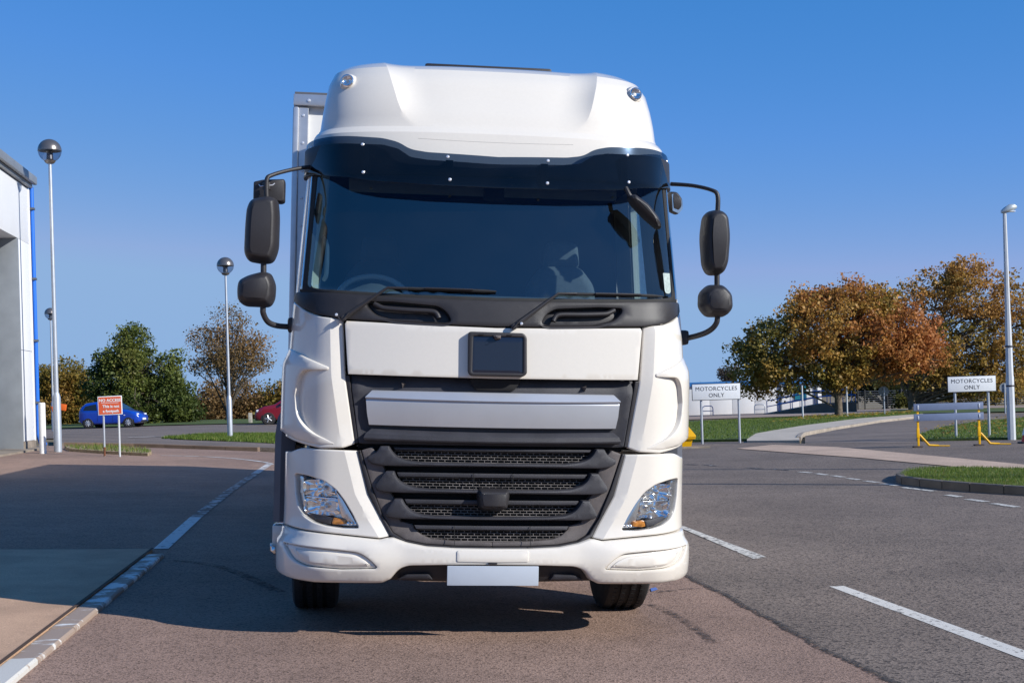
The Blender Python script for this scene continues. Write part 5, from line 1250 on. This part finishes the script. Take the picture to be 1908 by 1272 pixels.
# ---- street lamp at the right
D = 34.0; b = at(1885, 812, D); b.z = gz(b.x, b.y); H = up_at(b, 1869, 398)
def street_lamp(b, H, label):
    o = empty('street_lamp', b, 0, label, 'lamp post', 'street lamps')
    bm = bmesh.new(); secs = []
    for z, r in ((-.1, .105), (1.6, .10), (1.62, .092), (H*.55, .075), (H*.56, .068), (H-.35, .05), (H, .045)): secs.append([Vector((r*math.cos(a), r*math.sin(a), z)) for a in np.linspace(0, 2*math.pi, 9)[:-1]+.2])
    add_loft(bm, secs); bm_obj('column', bm, M_POST, o, 25)
    for z in (1.35, 2.35): lathe('band', [(.102, z), (.106, z+.01), (.106, z+.03), (.1, z+.04)], mat('dark_band', (.03, .03, .04), .5), o, None, 16)
    secs = []
    for x, w, h, z in ((-.08, .05, .04, .05), (.0, .09, .08, .08), (.12, .11, .10, .13), (.24, .09, .08, .155), (.31, .04, .03, .16)): secs.append([Vector((x, y, H+z+zz)) for y, zz in superell(0, 0, w, h, 2.6, 14)])
    loft('lamp_head', secs, mat('lamp_head_grey', (.45, .50, .52), .35, metal=.3), o)
    box('lamp_glass', (.15, 0, H+.045), (.22, .14, .02), M_SIGNW, o, .006)
    return o
street_lamp(b, H, 'grey street lamp column at the right beside the motorcycles sign')
sd = Vector((SUN_DIR.x, SUN_DIR.y, 0)).normalized()
for (px, py), t, wh in (((1500, 874), 7.5, 'farther'), ((1480, 902), 6.5, 'nearer')):
    q = G(px, py)+sd*t; q.z = gz(q.x, q.y)
    street_lamp(q, 8.0, 'street lamp out of view casting the '+wh+' thin shadow line across the road')
# ---- backs of round road signs, plain posts
for px, py, top, D, disc, lab in ((1648, 777, 729, 76, 9.5, 'round road sign seen from the back by the footpath'), (1873, 776, 722, 70, 9, 'round road sign seen from the back behind the street lamp')):
    b = at(px, py, D); b.z = gz(b.x, b.y); zt = up_at(b, px-2, top); o = empty('round_sign', b, 0, lab, 'sign', 'backs of round signs')
    lathe('post', [(.04, -.1), (.04, zt+.2)], M_GALV, o, Matrix.Translation((0, -.04, 0)), 10)
    lathe('disc', [(0, -.01), (disc*D/F_PX, -.01), (disc*D/F_PX, .01), (0, .01)], mat('sign_back', (.20, .22, .24), .5), o, Matrix.Translation((0, 0, zt)) @ Matrix.Rotation(math.pi/2, 4, 'X'), 24)
    box('clip', (0, -.02, zt), (.2, .03, .05), M_GALV, o)
for px, py, top, D, lab in ((1496, 780, 718, 72, 'thin grey post in front of the blue ramp rail'), (1579, 781, 720, 74, 'thin grey post right of the maple trunk')):
    b = at(px, py, D); b.z = gz(b.x, b.y); o = empty('thin_post', b, 0, lab, 'post', 'thin posts by the footpath')
    lathe('post', [(.05, -.1), (.045, up_at(b, px, top)), (0, up_at(b, px, top)+.02)], M_POST, o, None, 12)
# ---- yellow grit bin peeping out behind the lorry
D = 36.0; b = at(1272, 824, D); b.z = gz(b.x, b.y); o = empty('grit_bin', b, 0, 'yellow plastic grit bin half hidden behind the lorry', 'bin')
secs = [[Vector((x*w, y*d, z)) for x, y in ((-1, -1), (1, -1), (1, 1), (-1, 1))] for z, w, d in ((0, .20, .24), (.18, .23, .28), (.20, .30, .33), (.25, .31, .34))]
loft('bin_body', secs, M_YEL, o, sharp=20); secs = [[Vector((x*w, y*d+dy, z)) for x, y in ((-1, -1), (1, -1), (1, 1), (-1, 1))] for z, w, d, dy in ((.252, .32, .35, 0), (.30, .31, .34, 0), (.60, .09, .24, .05), (.62, .06, .2, .05))]
loft('bin_lid', secs, M_YEL, o, sharp=20); box('handle', (.02, -.36, .29), (.14, .05, .03), M_SIGNB, o, .01)
# ---- traffic cone at the right edge
b = at(1914, 831, 32); b.z = gz(b.x, b.y); o = empty('traffic_cone', b, 0, 'red traffic cone cut off by the right picture edge', 'cone')
box('cone_base', (0, 0, .02), (.34, .34, .04), M_SIGNB, o, .01); lathe('cone_body', [(.13, .04), (.03, .50), (.02, .52), (0, .52)], mat('cone_red', (.55, .05, .03), .5), o, None, 20)
lathe('cone_sleeve', [(.106, .2), (.066, .36)], M_SIGNW, o, None, 20)
# ---- white building with blue roof edge beyond the verge
D = 113.0; c = at(1300, 777, D); gzb = gz(c.x+5, D); x0, x1 = at(1240, 777, D).x, at(1532, 770, D).x; ztop = at(1300, 720, D).z
o = empty('low_building', ((x0+x1)/2, D, gzb), 0, 'low white building with blue roof edge beyond the grass', 'building'); hw = (x1-x0)/2; hh = ztop-gzb
npan = 7
for k in range(npan):
    a0 = -hw+2*hw*k/npan; a1 = -hw+2*hw*(k+1)/npan
    box('wall_panel', ((a0+a1)/2, 3, hh/2), (a1-a0-.02, 6, hh), M_CLAD, o, .004)
box('roof_edge', (0, 3, hh+.18), (2*hw+.4, 6.4, .36), M_BLUER, o, .01)
for xx, nm in ((at(1456, 770, D).x, 1), (at(1523, 770, D).x, 1)): lathe('downpipe', [(.09, 0), (.09, hh)], M_FASC, o, Matrix.Translation((xx-(x0+x1)/2, -.09, 0)), 10)
wx = at(1491, 730, D).x-(x0+x1)/2; w = box('window', (wx, -.02, at(1491, 731, D).z-gzb), (1.05, .08, 1.3), mat('window_frame', (.05, .08, .12), .5), o, .01)
for s in (-.26, .26): box('pane', (wx+s, -.065, at(1491, 731, D).z-gzb), (.44, .01, 1.15), mat('teal_pane', (.02, .16, .22), .15), w)
drape('building_apron', [(x0-4, 84), (x1+16, 88), (x1+16, 116), (x0-4, 116)], mat('pink_paving', (.33, .24, .185), .9, noise_amt=.2, noise_scale=.6), .0, 3)
# ramp with blue handrails
D2 = 104.0; rx0, rx1 = at(1425, 777, D2).x, at(1592, 772, D2).x; zb = gz((rx0+rx1)/2, D2)
o = empty('access_ramp', ((rx0+rx1)/2, D2, zb), 0, 'concrete access ramp with blue handrails in front of the low building', 'ramp'); L_ = rx1-rx0; rh = .75
bm = bmesh.new(); vs = [bm.verts.new((x, y, z)) for y in (-.8, .8) for x, z in ((-L_/2, -.05), (L_/2, -.05), (L_/2, rh), (L_*.12, rh*.92), (-L_/2, .02))]
bm.faces.new(vs[:5]); bm.faces.new(vs[9:4:-1])
for k in range(5): bm.faces.new((vs[k], vs[5+k], vs[5+(k+1) % 5], vs[(k+1) % 5]))
bm_obj('ramp_slab', bm, mat('ramp_concrete', (.22, .16, .12), .9, noise_amt=.3, noise_scale=2), o, 20)
def rz_(x): return float(np.interp(x, [-L_/2, L_*.12, L_/2], [.02, rh*.92, rh]))
for y in (-.72, .72):
    xs_ = list(np.linspace(-L_/2+.05, L_/2-.05, 8)) if y < 0 else list(np.linspace(-L_/2+1.2, L_/2, 7))
    for h in (.55, 1.0): tube('handrail', [(x, y, rz_(x)+h) for x in xs_], .035, M_BLUER, o, 8)
    for x in xs_: tube('rail_post', [(x, y, rz_(x)), (x, y, rz_(x)+1.0)], .032, M_BLUER, o, 8)
for px, lab in ((1319, 'blue hoop stand in front of the white wall'), (1416, 'grey hoop stand left of the ramp')):
    b = at(px, 777, 108); b.z = gz(b.x, b.y); o = empty('hoop_stand', b, 0, lab, 'rack', 'hoop stands')
    m_ = M_BLUER if px < 1400 else M_GALV
    tube('hoop', [(-.42, 0, 0), (-.42, 0, .55), (-.3, 0, .72), (0, 0, .75), (.3, 0, .72), (.42, 0, .55), (.42, 0, 0)], .035, m_, o, 8, sm=3); tube('cross_bar', [(-.42, 0, .35), (.42, 0, .35)], .03, m_, o, 8)
# ---- field fence on the right
for k, px in enumerate((1599, 1612, 1654, 1680, 1708, 1818, 1855, 1895)):
    b = at(px, 762, 122); b.z = gz(b.x, b.y); o = empty('fence_post', b, 0, ('first', 'second', 'third', 'fourth', 'fifth')[k]+' dark fence post right of the maple trunk' if k < 5 else ('first', 'second', 'third')[k-5]+' dark fence post between the right sign and the picture edge', 'post', ('field fence posts by the maple', 'field fence posts at the right')[k > 4])
    lathe('post', [(.06, -.2), (.06, 1.75), (0, 1.8)], mat('fence_dark', (.03, .03, .03), .7), o, None, 8)
b = at(1600, 762, 122.1); b.z = gz(b.x, b.y); o = empty('wire_fence', b, 0, 'thin wire fence along the dry field', 'fence')
for z in np.linspace(.2, 1.6, 8): tube('wire', [(0, 0, z), (16, 0, z)], .012, M_GALV, o, 4)
# white marker post by the red car
b = at(467, 797, 80); b.z = gz(b.x, b.y); o = empty('marker_post', b, 0, 'short pale post on the verge beside the red car nose', 'post'); box('post', (0, 0, .3), (.22, .08, .65), mat('pale_post', (.55, .5, .42), .8, noise_amt=.4, noise_scale=8), o, .01)
# ---- cars
M_CARGLASS = mat('car_glass', (.012, .016, .02), .06, spec=.8)
M_CARBLK = mat('car_black', (.012, .012, .013), .5)
def car(name, loc, heading, label, side, belt, roof, W0, paint_m, windows, screens, wheels, wr, rims, extras=()):
    """side: outline (x forward, z); width narrows above the belt"""
    o = empty(name, loc, heading, label, 'car')
    xs_ = [p[0] for p in side]; x0, x1 = min(xs_), max(xs_)
    def hw(x, z):
        t = max(0, (z-belt)/(roof-belt)); e = max(abs(x-(x0+x1)/2)/((x1-x0)/2)-.72, 0)/.28
        return W0*(1-.24*t**1.15)*(1-.17*e*e)*(1-.05*max(0, (.45-z)/.3))
    O = dens(rounded(side, .06, 4), .07)
    if area2(O) < 0: O = O[::-1]
    holes = []
    bm = bmesh.new()
    I1, I2 = inset(O, .03), inset(O, .08)
    R_ = []
    for s in (-1, 1):
        R_.append([[bm.verts.new((v.x, s*(hw(v.x, v.y)-dy), v.y)) for v in q] for q, dy in ((O, .07), (I1, .02), (I2, .0))])
        vo, fo = fill2d([I2], .12); vs = [bm.verts.new((v.x, s*hw(v.x, v.y), v.y)) for v in vo]
        for f in fo: bm.faces.new([vs[i] for i in f])
    N = len(O)
    for rg in R_:
        for a, b2 in zip(rg, rg[1:]):
            for k in range(N): bm.faces.new((a[k], a[(k+1) % N], b2[(k+1) % N], b2[k]))
    for k in range(N): bm.faces.new((R_[0][0][k], R_[0][0][(k+1) % N], R_[1][0][(k+1) % N], R_[1][0][k]))
    bmesh.ops.remove_doubles(bm, verts=bm.verts, dist=1e-4)
    body = bm_obj('body', bm, paint_m, o, 40)
    for wpts in windows:
        for s in (-1, 1):
            q = dens(rounded(wpts, .05, 4), .08); q = q if area2(q) > 0 else q[::-1]
            vo, fo = fill2d([q], .12); bm = bmesh.new(); vs = [bm.verts.new((v.x, s*(hw(v.x, v.y)+.006), v.y)) for v in vo]
            for f in fo: bm.faces.new([vs[i] for i in f])
            bm_obj('side_window', bm, M_CARGLASS, o, 40)
    for nm, a, b2 in screens:
        d = (Vector(b2)-Vector(a)); nrm = Vector((-d.y, d.x)).normalized()*.008
        if nrm.y < 0: nrm = -nrm
        bm = bmesh.new(); p = [Vector(a)+nrm, Vector(b2)+nrm]
        rows = [[bm.verts.new((q.x, t*(hw(q.x, q.y)-.10), q.y)) for t in (-1, -.5, 0, .5, 1)] for q in p]
        for k in range(4): bm.faces.new((rows[0][k], rows[0][k+1], rows[1][k+1], rows[1][k]))
        bm_obj(nm, bm, M_CARGLASS, o, 40)
    for wx in wheels:
        for s in (-1, 1):
            y = s*(W0-.09)
            Mx = Matrix.Translation((wx, y, wr)) @ Matrix.Rotation(-s*math.pi/2, 4, 'X')
            lathe('arch_lining', [(0, -.015), (wr*1.17, -.015), (wr*1.17, .068), (0, .069)], M_CARBLK, o, Matrix.Translation((wx, s*(hw(wx, wr)-.062), wr+.02)) @ Matrix.Rotation(-s*math.pi/2, 4, 'X'), 30)
            wv = empty('wheel'); wv.parent = o
            lathe('tyre', [(wr*.62, -.09), (wr*.95, -.1), (wr, -.07), (wr, .08), (wr*.95, .105), (wr*.66, .11), (wr*.64, .09)], M_TYRE, wv, Mx, 32)
            bm = bmesh.new(); add_lathe(bm, [(wr*.66, .075), (wr*.6, .10), (wr*.57, .07)], Mx, 28)
            for k in range(rims):
                a = 2*math.pi*k/rims; add_tube(bm, [Mx @ Vector((.03*math.cos(a), .03*math.sin(a), .10)), Mx @ Vector((wr*.6*math.cos(a), wr*.6*math.sin(a), .09))], [.03, .035], 6)
            add_lathe(bm, [(0, .115), (.06, .11), (.07, .08)], Mx, 16); bm_obj('rim', bm, M_ALU, wv, 35)
            lathe('wheel_disc', [(0, .06), (wr*.6, .06)], M_CARBLK, wv, Mx, 24)
    for nm, pos, sz, mm in extras: box(nm, pos, sz, mm, o, min(sz)*.3)
    return o
M_CBLUE = mat('blue_car_paint', (.004, .045, .36), .25, coat=.8); M_CRED = mat('red_car_paint', (.17, .006, .015), .25, coat=.8)
hatch = [(-1.70, .35), (-1.78, .55), (-1.77, .92), (-1.63, 1.20), (-1.36, 1.42), (-.6, 1.51), (.05, 1.46), (.42, 1.29), (.98, .98), (1.35, .90), (1.68, .76), (1.82, .58), (1.82, .32), (1.62, .22), (-1.5, .22)]
D = 77.0; b = at(212, 798, D); b.z = gz(b.x, b.y)+.0
car('blue_hatchback', b, -.10, 'small bright blue hatchback parked behind the red notice', hatch, .95, 1.5, .83, M_CBLUE,
    [[(-1.46, 1.02), (-1.34, 1.26), (-.72, 1.37), (-.62, 1.0)], [(-.52, 1.0), (-.60, 1.38), (.08, 1.35), (.42, 1.16), (.58, .99)]],
    [('windscreen', (.93, 1.02), (.33, 1.39)), ('rear_window', (-1.72, 1.0), (-1.48, 1.32))], (-1.17, 1.20), .29, 9,
    [('headlight', (1.60, -.58, .70), (.24, .26, .18), M_LENSW := mat('car_headlight', (.7, .72, .75), .15)), ('headlight', (1.60, .58, .70), (.24, .26, .18), M_LENSW), ('number_plate', (1.83, 0, .46), (.02, .5, .11), M_SIGNW), ('grille_opening', (1.80, 0, .34), (.06, .9, .10), M_CARBLK), ('indicator', (.98, -.84, .70), (.09, .02, .04), M_SIGNW), ('door_mirror', (.45, -.93, 1.0), (.12, .16, .12), M_CBLUE), ('exhaust', (-1.80, -.4, .40), (.10, .3, .10), M_SIGNW), ('door_line', (.30, -.834, .66), (.008, .006, .6), M_CARBLK), ('door_line', (-.60, -.834, .66), (.008, .006, .6), M_CARBLK)])
suv = [(-2.05, .45), (-2.12, .75), (-2.05, 1.05), (-1.85, 1.48), (-1.5, 1.60), (-.3, 1.66), (.35, 1.55), (1.02, 1.12), (1.65, 1.02), (2.02, .84), (2.14, .62), (2.12, .36), (1.9, .26), (-1.9, .26)]
D = 76.0; cx_ = 478+ (2.14*F_PX/D)
b = at(cx_, 798, D); b.z = gz(b.x, b.y)
car('red_car', b, math.pi+.10, 'dark red car with black alloy wheels, its nose showing left of the lorry', suv, 1.02, 1.62, .90, M_CRED,
    [[(-1.7, 1.1), (-1.55, 1.42), (-.62, 1.5), (-.55, 1.08)], [(-.45, 1.08), (-.52, 1.5), (.25, 1.45), (.82, 1.08)]],
    [('windscreen', (.98, 1.15), (.42, 1.52)), ('rear_window', (-2.02, 1.1), (-1.87, 1.45))], (-1.28, 1.35), .35, 5,
    [('headlight', (1.88, .70, .80), (.30, .28, .13), M_LENSW), ('headlight', (1.88, -.70, .80), (.30, .28, .13), M_LENSW), ('lower_grille', (2.11, 0, .5), (.06, 1.2, .16), M_CARBLK), ('bumper_skirt', (2.0, 0, .33), (.22, 1.5, .14), M_CARBLK), ('door_mirror', (.62, .98, 1.14), (.13, .18, .14), M_CARBLK), ('door_mirror', (.62, -.98, 1.14), (.13, .18, .14), M_CARBLK)])
for o in list(bpy.data.objects):
    pass
